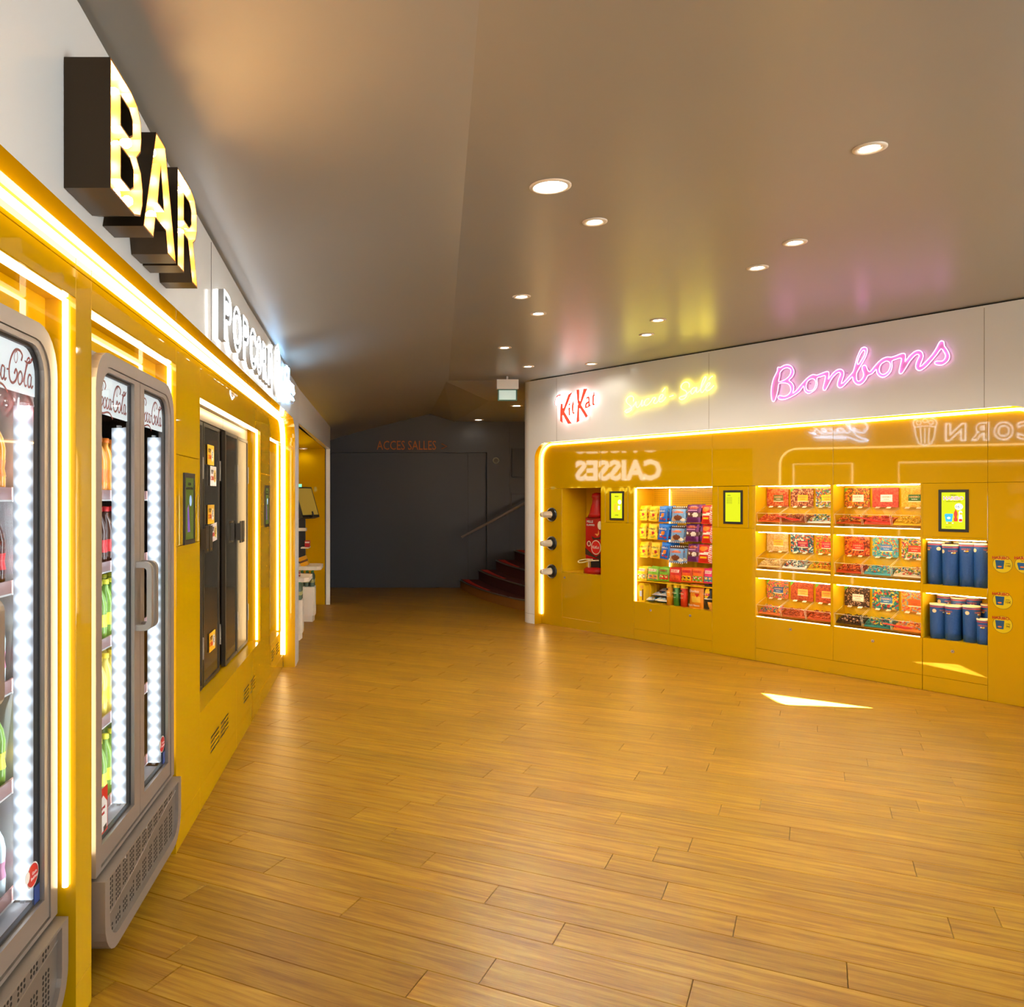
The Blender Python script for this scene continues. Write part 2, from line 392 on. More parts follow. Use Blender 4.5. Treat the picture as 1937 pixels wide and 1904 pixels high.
for a, b2 in ((-1.6, .3), (.3, N1[0]), (N1[0], N1[1]), (N1[1], N2[0]), (N2[0], N2[1]), (N2[1], N3[0]), (N3[0], N3[1]), (N3[1], XL)):
    panel(wall_left, a, b2, ZS, ZT+.02)
for a, b2 in ((-1.6, .3), (.3, N1[0]), (N1[1], N2[0])):
    panel(wall_left, a, b2, .12, ZS); panel(wall_left, a, b2, .0005, .12)
for N_ in (N1, N2): panel(wall_left, N_[0], N_[1], ZN, ZS)
panel(wall_left, N2[1], N3[0], .12, 1.36-.02); panel(wall_left, N2[1], N3[0], 1.745, ZS)
panel(wall_left, N2[1], N3[0], .0005, .12)
panel(wall_left, N3[0], N3[1], 2.05, ZS)
# lower panel under the steel doors, with vent slots
def vent_panel(x0, x1, z0, z1, slots):
    holes = [[(a, zc-.006), (b3, zc-.006), (b3, zc+.006), (a, zc+.006)] for a, b3 in slots for zc in (.289, .264, .239, .214)]
    o = put('panel', poly_mesh([(x0+.001, z0+.001), (x1-.001, z0+.001), (x1-.001, z1-.001), (x0+.001, z1-.001)], holes, YELLOW, .0015, 'panel'), wall_left, T(0, .0015, 0))
    bk = MB(); bk.box(slots[0][0]-.05, slots[-1][1]+.05, .006, .04, .17, .33, BLACK); put('vent_backing', bk, o, T(0, -.0015, 0))
vent_panel(N3[0], 5.25, .12, .49, [(4.451, 4.681), (4.736, 4.975)])
vent_panel(5.25, N3[1], .12, .49, [(5.53, 5.75), (5.82, 6.046)])
panel(wall_left, N3[0], 5.25, .0005, .12); panel(wall_left, 5.25, N3[1], .0005, .12)
panel(wall_left, N3[1], N4[0], .12, 1.34); panel(wall_left, N3[1], N4[0], 1.74, ZS)
panel(wall_left, N4[0], XL, 2.05, ZS); panel(wall_left, N4[1], XL, .36, 2.05)
vent_panel(N4[0], XL, .12, .36, [(6.95, 7.18), (7.25, 7.48)])
panel(wall_left, N3[1], N4[0], .0005, .12); panel(wall_left, N4[0], XL, .0005, .12)
def lining(name, x0, x1, z0, z1, dep, m, parent, M=I4, y0=.0, floor_=True):
    mb = MB(); t = .008
    mb.add([(x0, y0, z0), (x0, dep, z0), (x0, dep, z1), (x0, y0, z1)], [(0, 1, 2, 3)], m)
    mb.add([(x1, y0, z0), (x1, dep, z0), (x1, dep, z1), (x1, y0, z1)], [(3, 2, 1, 0)], m)
    if floor_: mb.add([(x0, y0, z0), (x1, y0, z0), (x1, dep, z0), (x0, dep, z0)], [(0, 1, 2, 3)], m)
    mb.add([(x0, y0, z1), (x1, y0, z1), (x1, dep, z1), (x0, dep, z1)], [(3, 2, 1, 0)], m)
    mb.add([(x0, dep, z0), (x1, dep, z0), (x1, dep, z1), (x0, dep, z1)], [(0, 1, 2, 3)], m)
    return put(name, mb, parent, M)
for N_ in (N1, N2):
    lining('niche_lining', N_[0], N_[1], .0, ZN, .72, YELLOW, wall_left, floor_=False)
    fp = MB(); fp.box(N_[0], N_[1], .09, .11, 2.045, ZN, YELLOW); put('niche_top_filler', fp, wall_left)
lining('niche_lining', N3[0], N3[1], .49, 2.05, .125, YELLOW, wall_left)
lining('niche_lining', N4[0], N4[1], .36, 2.05, .125, YELLOW, wall_left)
fb2 = MB()
for xx in (1.2, 3.9, 6.36):
    fb2.box(xx-.0012, xx+.0012, -.1125, -.1105, 2.28, hleft(xx)-.02, GAP)
put('fascia_joint', fb2, wall_left)
# second part of the left wall: fascia over the checkout recess
a0, a1 = Vector((-.777, 8.125)), Vector((-.725, 12.43))
tl = (a1-a0).normalized(); nl = Vector((-tl.y, tl.x)); LL = (a1-a0).length
FA = Matrix(((tl.x, nl.x, 0, a0.x), (tl.y, nl.y, 0, a0.y), (0, 0, 1, 0), (0, 0, 0, 1)))
wa = MB(); wa.prism([(0, ZT), (LL-.05, ZT), (LL-.05, 0), (LL, 0), (LL, 2.605), (0, 2.61)], 0, .06, WHITE)
wa.box(-.03, .0, .0, .06, 0, 2.61, WHITE)
tag(put('wall_left_recess_front', wa, None, FA), kind='structure')
wr_ = MB()
wr_.box(-2.5, -.80, 12.38, 12.46, 0, ZT, YELLOW); wr_.box(-2.56, -2.5, 8.08, 12.46, 0, 2.4, YELLOW); wr_.box(-2.5, -.83, 8.05, 8.11, 0, 2.4, YELLOW)
wr_.box(-2.5, -.80, 8.11, 12.38, ZT, ZT+.04, YELLOW)
tag(put('wall_left_recess', wr_), kind='structure')
wk = MB(); wk.box(-1.0, -.875, 12.47, 14.8, 0, 2.9, DARKWALL); tag(put('wall_left_end', wk), kind='structure')

# ---- back wall with the big sliding door
YB = 14.67
wb = MB(); xd0, xd1, zd = (600-PX)/F*YB, (921-PX)/F*YB, 2.352
wb.prism([(-1.4, 0), (-1.4, 3.3), (5, 3.3), (5, 0), (xd1, 0), (xd1, zd), (-1.3, zd), (-1.3, 0)], YB, YB+.12, DARKWALL)
tag(put('wall_back', wb), kind='structure')
db = MB(); db.box(-1.3, xd1-.002, YB+.05, YB+.09, 0.005, zd-.004, DARKWALL); db.box(xd1-.33, xd1-.33+.012, YB+.044, YB+.05, .01, zd-.02, BLACK)
tag(put('door_1', db), kind='structure')
tb = MB(); tb.box(xd1, 2.12, YB-.006, YB, .27, .285, C(110, 105, 100)); tb.box(2.12, 2.35, YB-.006, YB, .46, .475, C(110, 105, 100)); tb.box(2.25, 2.256, YB-.004, YB, .3, 2.8, BLACK)
tag(put('trim_1', tb), kind='structure')

# ---- right wall
SE = sx(1985); ZTR = 2.236; RR = .2
WY = -.115
arcL = [(RR-RR*math.cos(math.radians(a)), ZTR-RR+RR*math.sin(math.radians(a))) for a in range(0, 91, 9)]
arcR = [(SE-RR+RR*math.sin(math.radians(a)), ZTR-RR+RR*math.cos(math.radians(a))) for a in range(0, 91, 9)]
poly = [(-.10, 0), (0, 0)]+arcL+arcR+[(SE, 0), (SE+3.0, 0), (SE+3.0, ZC-.012), (-.10, ZC-.012)]
wr = MB(); wr.prism(poly, WY, -.002, WHITE, side=YELLOW, sides=set(range(1, 2+len(arcL)+len(arcR))))
wr.box(-.1, SE+3, -.09, -.01, ZC-.012, ZC, GAP)
# rounded end of the wall beside the stairs
R2 = .19; prev = None; pts = []
for k in range(0, 11):
    a = math.radians(90*k/10); pts.append((-.10-R2*math.sin(a), WY+R2-R2*math.cos(a)))
pts.append((-.10-R2, .42)); vv = []
for (x, y) in pts: vv += [(x, y, 0), (x, y, .12), (x, y, ZC-.012)]
fs = []
for i in range(len(pts)-1): fs += [(3*i+3, 3*i, 3*i+1, 3*i+4), (3*i+4, 3*i+1, 3*i+2, 3*i+5)]
wr.add(vv, fs, WHITE, True)
jl = MB()
jl.tube([(x-.0005, y-.0005, .12) for x, y in pts[:9]][::-1]+[(-.0, WY-.0005, .12)], .0012, C(120, 100, 80), seg=4)
wall_right = put('wall_right', wr, None, FR); tag(wall_right, kind='structure')
put('plinth_joint', jl, wall_right)
fj = MB()
for px in (1053, 1341, 1862):
    s = sx(px, WY); fj.box(s-.0012, s+.0012, WY-.0012, WY, ZTR+.005, ZC-.03, C(140, 120, 100))
put('fascia_joint', fj, wall_right)
A0, A1 = sx(1063), sx(1136.5); B0, B1 = sx(1199), sx(1347.2); C0, C1, C2, C3 = sx(1429), sx(1571.3), sx(1576), sx(1742); D0, D1 = sx(1745), sx(1868.4)
Z1 = 1.675
for a, b2 in ((-.02, A1), (A1, B1), (B1, C2), (C2, D1), (D1, SE+.02)): panel(wall_right, a, b2, Z1, ZTR+.02)
panel(wall_right, -.02, A0, .0005, Z1)
panel(wall_right, D1, SE+.02, .0005, Z1)
def screen_panel(x0, x1, px0, px1, py0, py1):
    """column with a removable screen panel; returns its outline"""
    s0, s1 = sx(px0), sx(px1); z0, z1 = sz(px0, py1), sz(px0, py0)
    panel(wall_right, x0, x1, .0005, z0); 
    if z1 < Z1-.01: panel(wall_right, x0, x1, z1, Z1)
    if s0-x0 > .004: panel(wall_right, x0, s0, z0, z1)
    if x1-s1 > .004: panel(wall_right, s1, x1, z0, z1)
    panel(wall_right, s0, s1, z0, z1, gap=.004)
screen_panel(A1, B0, 1145, 1188, 922, 987.5)
screen_panel(B1, C0, 1358.5, 1416, 919.6, 997)
panel(wall_right, C1, C2, .42, Z1, gap=.0008); panel(wall_right, C3, D0, .42, Z1, gap=.0008)
panel(wall_right, D0, D1, 1.245, Z1)

# ---- remaining shell (behind and beside the camera)
def wallbox(name, *a, m=WPAINT):
    mb = MB(); mb.box(*a, m); return tag(put(name, mb), kind='structure')
pe = FR @ Vector((SE+3.0, WY, 0))
sun_hole = []  # gap in the unseen wall, shaped to throw the sun patch on the floor
for px, py in ((1428, 1310.3), (1457, 1312.3), (1655.5, 1339.2), (1473, 1332.4), (1457, 1327.6)):
    Z = H*F/(py-PY); p = Vector(((px-PX)/F*Z, Z, 0)); k = (6.5-p.x)/SUN.x; q = p+SUN*k; sun_hole.append((q.y, q.z))
wn = poly_mesh([(-3.2, 0), (pe.y+.3, 0), (pe.y+.3, ZC), (-3.2, ZC)], [sun_hole], WPAINT, .03, 'wall')
tag(put('wall_right_sun_gap', wn, None, Matrix(((0, -1, 0, 6.53), (1, 0, 0, 0), (0, 0, 1, 0), (0, 0, 0, 1)))), kind='structure')
wf = MB(); wf.box(-1, -.6, -3.1, -3.0, 0, ZC, WPAINT); wf.box(5, 6.5, -3.1, -3, 0, ZC, WPAINT); wf.box(-.6, 5, -3.1, -3, 2.75, ZC, WPAINT)
tag(put('wall_front', wf), kind='structure')
wf = MB(); wf.add([(-.6, -3.05, 0), (5, -3.05, 0), (5, -3.05, 2.75), (-.6, -3.05, 2.75)], [(0, 1, 2, 3)], mat('opaque_pane', (.7, .74, .76), .5))  # pane made opaque to block the sun from behind
for x in (-.6, .8, 2.2, 3.6, 4.94): wf.box(x, x+.06, -3.08, -3.02, 0, 2.75, ALUD)
tag(put('window_1', wf), kind='structure')
wo = MB(); wo.box(.9, SE+3.3, 1.0, 1.06, 0, 3.1, DARKWALL); wo.box(SE+3.2, SE+3.3, -.2, 1.0, 0, 3.1, DARKWALL); tag(put('sun_baffle_right', wo, None, FR), kind='structure')  # unseen sheet added to keep sun from leaking through the panel joints
wallbox('wall_stairs', 4.5, 4.6, 9.5, 15, 0, 3.1, m=DARKWALL)
wallbox('wall_left_rear', -.95, -.89, -3.1, -1.55, 0, 3.0)

# ================================================================== LIGHT STRIPS
def strip(name, label, pts, r, m, M, group=None, flat=1):
    mb = MB(); mb.tube(pts, r, m, seg=6, flat=flat); return tag(put(name, mb, None, M), label, 'light strip', group)
aL = [(XL-RW+(RW-.018)*math.sin(math.radians(a)), -.012, ZT-RW+(RW-.018)*math.cos(math.radians(a))) for a in range(0, 91, 9)]
strip('led_strip', 'long glowing warm light strip outlining the left yellow wall under the big bulb sign', [(-1.5, -.012, ZT-.018), (1, -.012, ZT-.018), (4, -.012, ZT-.018)]+aL+[(XL-.018, -.012, .12)], .011, LEDW, FL)
aR = [(RR-(RR-.018)*math.cos(math.radians(a)), -.012, ZTR-RR+(RR-.018)*math.sin(math.radians(a))) for a in range(0, 91, 9)]
sm = sx(1325)
strip('led_strip', 'warm light strip curving round the right yellow wall corner beside the cup dispensers', [(.018, -.012, .12)]+aR+[(sm-.006, -.012, ZTR-.018)], .011, LEDW, FR)
aR2 = [(SE-RR+(RR-.018)*math.sin(math.radians(a)), -.012, ZTR-RR+(RR-.018)*math.cos(math.radians(a))) for a in range(0, 91, 9)]
strip('led_strip', 'warm light strip along the top of the right-hand yellow wall below the pink sign', [(sm+.006, -.012, ZTR-.018)]+aR2+[(SE-.018, -.012, .12)], .011, LEDW, FR)
for N_, lb, zb in ((N1, 'nearest bottle cooler', .42), (N2, 'second bottle cooler', .42), (N3, 'smoked glass doors', .50), (N4, 'narrow far niche', .37)):
    zt = {N1: ZN, N2: ZN, N3: 2.05, N4: 2.05}[N_]
    strip('led_strip', 'warm white light strip framing the niche of the '+lb, [(N_[0]+.008, .028, zb), (N_[0]+.008, .028, zt-.007), (N_[1]-.008, .028, zt-.007), (N_[1]-.008, .028, zb)], .009, LEDN, FL)
strip('led_strip', 'bright upright light strip on the left edge of the snack display', [(B0+.012, .02, .425), (B0+.012, .02, Z1-.01)], .010, LEDN, FR)
strip('led_strip', 'thin light strip under the top edge of the snack display', [(B0+.03, .016, Z1-.007), (B1-.01, .016, Z1-.007)], .003, LEDS, FR)

# ---- ceiling downlights
def downlight(px, py, r, label, zc=ZC, e=30, big=False, grp='recessed ceiling spotlights'):
    Z = F*(zc-H)/(PY-py); X = (px-PX)/F*Z
    o = empty('downlight', label, 'ceiling light', T(X, Z, zc), grp if grp else None)
    t = MB(); t.lathe([(r, 0), (r, -.004), (r*.86, -.008), (r*(.8 if big else .66), -.006), (r*(.8 if big else .66), .0)], C(235, 215, 190), cap=False, seg=32); put('trim_ring', t, o)
    l = MB()
    if not big: 
        t2 = MB(); t2.lathe([(r*.64, -.001), (r*.60, -.001)], BLACK, cap=False, seg=28); put('gap_ring', t2, o)
    l.lathe([(0, -.0035), (r*(.8 if big else .58), -.0035)][::-1], DOWN, seg=28, cap=False); put('lamp', l, o)
    if e:
        d = bpy.data.lights.new('downlight_beam', 'SPOT'); d.energy = e; d.spot_size = 2.9; d.spot_blend = .5; d.color = (1, .91, .76); d.shadow_soft_size = r*.6
        q = bpy.data.objects.new('downlight_beam', d); COL.objects.link(q); q.parent = o; q.matrix_local = T(0, 0, -.02)
    return o
downlight(1041, 352, .098, 'large round ceiling light, widest and nearest the middle of the ceiling', big=True, e=60, grp=None)
DL = [(1125, 419, 'small round spotlight just behind the large round ceiling light'), (1645.5, 279.5, 'small round spotlight nearest the camera at the right of the ceiling'),
      (1503.8, 458, 'right-hand spotlight of the close pair above the pink sign'), (1433, 505.8, 'left-hand spotlight of the close pair above the pink sign'),
      (986.7, 560.4, 'nearer spotlight of the first pair above the corridor mouth'), (1018.5, 592.6, 'farther spotlight of the first pair above the corridor mouth'),
      (1244.8, 605, 'nearer spotlight of the pair above the yellow neon sign'), (1223, 632.6, 'farther spotlight of the pair above the yellow neon sign'),
      (954.5, 657, 'spotlight in front of the emergency exit sign'), (999, 692.5, 'spotlight beside the rounded wall end near the exit sign'), (1118.4, 687.6, 'spotlight close to the red and white logo')]
for px, py, lb in DL: downlight(px, py, .066, lb, e={1118.4: 6, 999: 16, 1244.8: 34, 1223: 22}.get(px, 60))
downlight(905, 793.5, .09, 'dim spotlight over the dark corridor by the orange lettering', zc=2.887, e=2.5)
downlight(977, 767, .09, 'dim spotlight at the stairs behind the rounded wall end', zc=2.887, e=4)
downlight(574, 848, .06, 'small spotlight in the yellow recess ceiling above the checkouts', zc=ZT, e=1.2)

# ================================================================== RIGHT WALL FURNITURE
def front_door(parent, x0, x1, z0, z1, lx=None, lz=None):
    d = panel(parent, x0, x1, z0, z1, name='door')
    if lx is not None:
        k = MB(); k.lathe([(.013, 0), (.013, -.004), (.009, -.006), (0, -.006)], C(170, 150, 130, .3), axis='y', cap=False)
        k.lathe([(.004, -.0065), (0, -.0068)], BLACK, axis='y', cap=False)
        put('lock', k, d, T(lx-(x0+x1)/2, 0, lz-(z0+z1)/2))
    return d
# A: cereal dispenser cabinet
cabA = empty('built_in_cabinet', 'yellow built-in cabinet niche holding the red cereal dispenser', 'cabinet', FR)
lining('lining', A0, A1, .668, Z1, .42, YELIN, cabA)
front_door(cabA, A0, A1, .12, .668, A0+.045, .60); panel(cabA, A0, A1, .0005, .12, name='plinth')
# B: snack cabinet
cabB = empty('built_in_cabinet', 'yellow lit cabinet niche displaying bagged snacks over two doors', 'cabinet', FR)
BM = sx(1267)
lining('lining', B0, B1, .42, Z1, .33, YELIN, cabB)
front_door(cabB, B0, BM, .12, .42, sx(1230.8), sz(1230.8, 1154)); front_door(cabB, BM, B1, .12, .42, sx(1305.6), sz(1305.6, 1164)); panel(cabB, B0, B1, .0005, .12, name='plinth')
pb = MB()
for i in range(60):
    for k in range(14):
        x = B0+.02+i*.0166; z = Z1-.02-k*.022
        if x < B1-.01: pb.box(x-.003, x+.003, .3285, .3295, z-.003, z+.003, C(120, 70, 0))
tag(put('pegboard_holes', pb, cabB), kind='stuff')
shB = MB(); shB.box(B0+.002, B1-.002, .05, .33, .642, .652, YELIN); put('shelf', shB, cabB)
for zz in (1.44, 1.25, 1.045):
    hb = MB(); hb.box(B0+.01, B1-.01, .30, .325, zz, zz+.012, C(150, 100, 20)); put('hanging_rail', hb, cabB)
strip('led_strip', 'short upright light strip on the pegboard at the back of the snack display', [(sx(1267, .32), .318, .8), (sx(1267, .32), .318, Z1-.02)], .006, LEDN, FR)
# C: candy cabinet, two columns of three cells
cabC = empty('built_in_cabinet', 'yellow lit cabinet of six cells with pick and mix sweet bins', 'cabinet', FR)
CZ = [(1.297, Z1), (.869, 1.238), (.42, .798)]
CD = .19
for (a, b2) in ((C0, C1), (C2, C3)):
    for z0, z1 in CZ: lining('cell_lining', a, b2, z0, z1, CD, YELIN, cabC)
    for z0, z1 in ((1.238, 1.297), (.798, .869)): panel(cabC, a, b2, z0, z1, name='shelf_edge', gap=.0006)
front_door(cabC, C0, C2-.002, .12, .42, sx(1495.5), sz(1495.5, 1190)); front_door(cabC, C2-.002, D0-.002, .12, .42, sx(1651), sz(1651, 1212)); panel(cabC, C0, D0-.002, .0005, .12, name='plinth')
# D: tub cabinet
cabD = empty('built_in_cabinet', 'yellow lit cabinet of two cells with blue paper tubs', 'cabinet', FR)
DZ = [(.86, 1.225), (.425, .79)]
DD = .30
for z0, z1 in DZ: lining('cell_lining', D0, D1, z0, z1, DD, YELIN, cabD)
panel(cabD, D0, D1, .79, .86, name='shelf_edge', gap=.0006); panel(cabD, D0, D1, 1.225, 1.245, name='shelf_edge', gap=.0006)
front_door(cabD, D0, D1, .12, .425, sx(1802), sz(1802, 1231.8)); panel(cabD, D0, D1, .0005, .12, name='plinth')
pos = ['top', 'middle', 'bottom']
for ci, (a, b2) in enumerate(((C0, C1), (C2, C3))):
    for ri, (z0, z1) in enumerate(CZ):
        strip('led_strip', 'thin light strip along the lower front lip of the %s %s sweets cell' % (pos[ri], ('left', 'right')[ci]), [(a+.01, .006, z0+.006), (b2-.01, .006, z0+.006)], .0035, LEDN, FR)
        strip('led_strip', 'light strip behind the top edge of the %s %s sweets cell' % (pos[ri], ('left', 'right')[ci]), [(a+.02, .022, z1-.008), (b2-.02, .022, z1-.008)], .0032, LEDS, FR)
for ri, (z0, z1) in enumerate(DZ):
    strip('led_strip', 'light strip behind the top edge of the %s cell of blue tubs' % ('upper', 'lower')[ri], [(D0+.02, .02, z1-.004), (D1-.02, .02, z1-.004)], .003, LEDS, FR)

# ---- screens
def screen(px0, px1, py0, py1, label, kind, M=FR, rect=None, e=1.0):
    if rect: s0, s1, z0, z1 = rect
    else: s0, s1 = sx(px0), sx(px1); pm_ = (px0+px1)/2; z0, z1 = sz(pm_, py1), sz(pm_, py0)
    cx, cz, w_, h_ = (s0+s1)/2, (z0+z1)/2, s1-s0, z1-z0
    o = empty('menu_screen', label, 'screen', M @ T(cx, 0, cz))
    bz = .022
    f = ring_mb([(-w_/2, -h_/2), (w_/2, -h_/2), (w_/2, h_/2), (-w_/2, h_/2)], [(-w_/2+bz, -h_/2+bz), (w_/2-bz, -h_/2+bz), (w_/2-bz, h_/2-bz), (-w_/2+bz, h_/2-bz)], -.008, .0, BLACK)
    put('bezel', f, o)
    scr = mat('screen_glow_%s' % kind, (.05, .05, .02), .08, emit={'y': (.66, .72, .004), 'g': (.06, .085, .006)}[kind], es=e)
    d = MB(); d.box(-w_/2+bz, w_/2-bz, -.005, -.003, -h_/2+bz, h_/2-bz, scr); disp = put('display', d, o)
    return o, disp, w_-2*bz, h_-2*bz
def em(name, c, es): return mat(name, c, .4, emit=c, es=es)
EWH = em('print_white_glow', (.75, .85, 1), .9); EBK = mat('print_dark', (.03, .02, .02), .5); EBL = em('print_blue_glow', (.02, .32, .85), .8); ERD = em('print_red_glow', (.45, .04, .02), .6)
EPU = em('print_purple_glow', (.35, .03, .12), .5); EOR = em('print_orange_glow', (.9, .4, .02), .8); EGR = em('print_green_glow', (.1, .4, .1), .6)
def decal(parent, pts, m, y, name='print'):
    mb = MB(); mb.prism(pts, y, y+.0006, m); return put(name, mb, parent)
def ell(cx, cz, rx, rz, n=20): return [(cx+rx*math.cos(2*PI*k/n), cz+rz*math.sin(2*PI*k/n)) for k in range(n)]
# big menu screen at the right
o, d, W_, H_ = screen(1775.9, 1832.7, 925.7, 1005.5, 'menu screen at the far right showing a blue tub and two bottles', 'y')
def q(x, z): return (-W_/2+x*W_, H_/2-z*H_)     # x right, z down, both 0..1
text('MENU', .016, EBK, d, *(lambda p: (p[0], -.0062, p[1]))(q(.5, .08)))
text('HARIBO', .040, EWH, d, *(lambda p: (p[0], -.0060, p[1]))(q(.5, .165)), off=.0016)
text('HARIBO', .040, EPU, d, *(lambda p: (p[0], -.0068, p[1]))(q(.5, .165)))
text('TENDRE ET CROQUANT', .0095, EBK, d, *(lambda p: (p[0], -.0062, p[1]))(q(.5, .25)))
decal(d, ell(*q(.73, .39), W_*.17, H_*.09), EWH, -.0064); text('16', .034, EBK, d, *(lambda p: (p[0], -.0072, p[1]))(q(.67, .395))); text('€00', .014, EBL, d, *(lambda p: (p[0], -.0072, p[1]))(q(.82, .375)))
decal(d, [q(.13, .62), q(.17, .585), q(.48, .585), q(.48, .62), q(.44, .80), q(.19, .80)], EBL, -.0064); decal(d, ell(*q(.31, .7), W_*.07, H_*.03), EWH, -.007)
decal(d, [q(.53, .79), q(.52, .72), q(.55, .68), q(.52, .60), q(.54, .53), q(.575, .50), q(.575, .465), q(.625, .465), q(.625, .50), q(.66, .53), q(.68, .60), q(.65, .68), q(.68, .72), q(.67, .79)], ERD, -.0064)
decal(d, [q(.73, .80), q(.72, .70), q(.74, .60), q(.72, .54), q(.77, .50), q(.84, .50), q(.88, .55), q(.86, .62), q(.88, .70), q(.87, .80)], EWH, -.0064); decal(d, ell(*q(.82, .58), W_*.06, H_*.035), EOR, -.007); decal(d, [q(.74, .79), q(.74, .72), q(.87, .72), q(.87, .79)], ERD, -.007)
for x in (.24, .3, .36, .42, .48): decal(d, ell(*q(x, .84), W_*.03, H_*.012, 8), (EWH, ERD, EBK, EOR, EWH)[int((x-.24)/.06+.1)], -.007)
text('PRIX EN EUROS', .006, EBK, d, *(lambda p: (p[0], -.0062, p[1]))(q(.3, .95)))
o, d, W_, H_ = screen(1369, 1405.3, 927, 990.6, 'bright yellow-green menu screen with a short list, between the snacks and the sweets', 'y')
text('MENU', .013, EBK, d, *(lambda p: (p[0], -.0062, p[1]))(q(.25, .1)))
for k in range(6): decal(d, [q(.08, .17+.04*k), q(.45, .17+.04*k), q(.45, .178+.04*k), q(.08, .178+.04*k)], EBK, -.0062); decal(d, [q(.86, .17+.04*k), q(.92, .17+.04*k), q(.92, .178+.04*k), q(.86, .178+.04*k)], EBK, -.0062)
o, d, W_, H_ = screen(1153.8, 1180.5, 929, 983.5, 'small menu screen with price bubble, beside the cereal dispenser niche', 'y')
text('MENU', .02, EBK, d, *(lambda p: (p[0], -.0062, p[1]))(q(.5, .13)))
decal(d, ell(*q(.77, .35), W_*.15, H_*.09), EWH, -.0064); text('€', .028, EBL, d, *(lambda p: (p[0], -.0072, p[1]))(q(.77, .34)))
decal(d, [q(.25, .74), q(.25, .5), q(.32, .42), q(.45, .42), q(.5, .5), q(.5, .74)], EOR, -.0064); decal(d, [q(.63, .66), q(.63, .5), q(.8, .5), q(.8, .66)], EWH, -.0064)
decal(d, ell(*q(.7, .71), W_*.08, H_*.03), EOR, -.0064); text('OFFRE', .018, EBK, d, *(lambda p: (p[0], -.0062, p[1]))(q(.5, .88)))
# left wall screens
def left_screen(x0, x1, z0, z1, N_, lb):
    pn = MB(); pn.box(-(N_[1]-N_[0])/2+.03, (N_[1]-N_[0])/2-.06, .0, .018, -(z1-z0)/2-.055, (z1-z0)/2+.055, YELLOW, bev=.0015)
    o, d, W_, H_ = screen(0, 0, 0, 0, lb, 'g', FL, (x0, x1, z0, z1))
    cx = (x0+x1)/2
    decal(d, ell(-W_*.05+.03, H_*.13, W_*.13, H_*.09), em('print_pale_glow', (.25, .4, .7), .5), -.0064)
    decal(d, [(-W_*.22, -H_*.38), (-W_*.25, 0), (-.02, .02), (0.01, -H_*.38)], em('print_violet_glow', (.12, .05, .3), .4), -.0062)
    text('MENU', .02, EBK, d, 0, -.0062, H_*.4); text('MENU POPCORN', .018, EBK, d, 0, -.0062, H_*.33)
left_screen(3.82, 4.036, 1.34, 1.668, (N2[1], N3[0]), 'upright menu screen on the left wall between the second cooler and the smoked glass doors')
left_screen(6.52, 6.75, 1.33, 1.655, (N3[1], N4[0]), 'small upright menu screen on the left wall beyond the smoked glass doors')
panel(wall_left, N2[1], N2[1]+.06, 1.34, 1.745); panel(wall_left, N2[1]+.06, N3[0]-.04, 1.34, 1.745, gap=.004); panel(wall_left, N3[0]-.04, N3[0], 1.34, 1.745)
for ob in list(wall_left.children)[-3:]: pass
panel(wall_left, N3[1], N4[0], 1.34, 1.74, gap=.005)

# ================================================================== WALL SIGNS, RIGHT
def wallpts(zoomorg, sc, pts, y): return [(lambda q2: (q2[0], y, q2[1]))(sp(zoomorg[0]+a/sc, zoomorg[1]+b3/sc, y)) for a, b3 in pts]
YS = WY-.03
K1 = ((1440, 640), 9.685); K2 = ((1620, 630), 9.685)
outA = [(215,1155),(190,1110),(180,980),(195,840),(230,720),(290,600),(295,545),(315,525),(350,530),(420,490),(490,480),(555,510),(595,580),(595,640),(560,710),(505,765),(560,810),(595,880),(585,960),(580,1000),(650,940),(740,830),(830,735),(900,680),(955,660),(1020,670),(1100,640),(1200,605),(1240,625),(1235,700),(1225,745),(1290,660),(1360,590),(1440,560),(1500,590),(1515,650),(1490,740),(1465,830),(1540,770),(1620,680),(1680,610),(1710,510),(1760,330),(1820,200)]
outB = [(100,270),(150,255),(195,280),(195,350),(160,450),(100,560),(40,660),(5,730),(0,800),(10,860),(40,880),(90,850),(130,780),(125,720),(105,660),(105,610),(145,585),(180,605),(200,660),(225,700),(260,695),(320,620),(400,530),(480,465),(565,435),(640,440),(740,405),(840,370),(895,385),(900,450),(890,520),(960,430),(1050,345),(1135,315),(1200,345),(1225,420),(1200,500),(1160,615),(1250,540),(1380,400),(1470,260),(1515,170),(1560,140),(1605,165),(1610,230),(1660,300),(1705,400),(1695,480),(1640,545),(1560,585),(1480,580),(1435,560),(1440,525),(1490,510),(1570,510),(1620,460),(1630,400),(1600,340),(1550,285),(1480,380),(1380,500),(1280,610),(1200,670),(1140,685),(1095,650),(1085,590),(1110,500),(1150,420),(1125,385),(1070,410),(980,510),(900,640),(840,730),(800,740),(780,710),(800,600),(825,480),(800,455),(720,480),(650,510),(655,600),(630,700),(560,780),(480,810),(410,780),(370,720),(360,660),(290,740),(210,775),(170,850),(110,920),(40,945)]
outC = [(1720,820),(1680,760),(1670,700),(1600,770),(1520,860),(1450,905),(1400,880),(1395,820),(1420,730),(1450,660),(1430,620),(1380,640),(1300,720),(1240,830),(1180,940),(1140,945),(1130,900),(1155,800),(1175,700),(1155,680),(1080,705),(1020,725),(1025,850),(990,930),(900,1000),(840,1000),(790,950),(775,870),(700,970),(600,1040),(480,1100),(380,1120),(310,1100),(310,1055),(350,1045),(420,1060),(490,1030),(535,970),(535,890),(490,830),(410,815),(320,830),(305,940),(270,1080),(245,1140)]
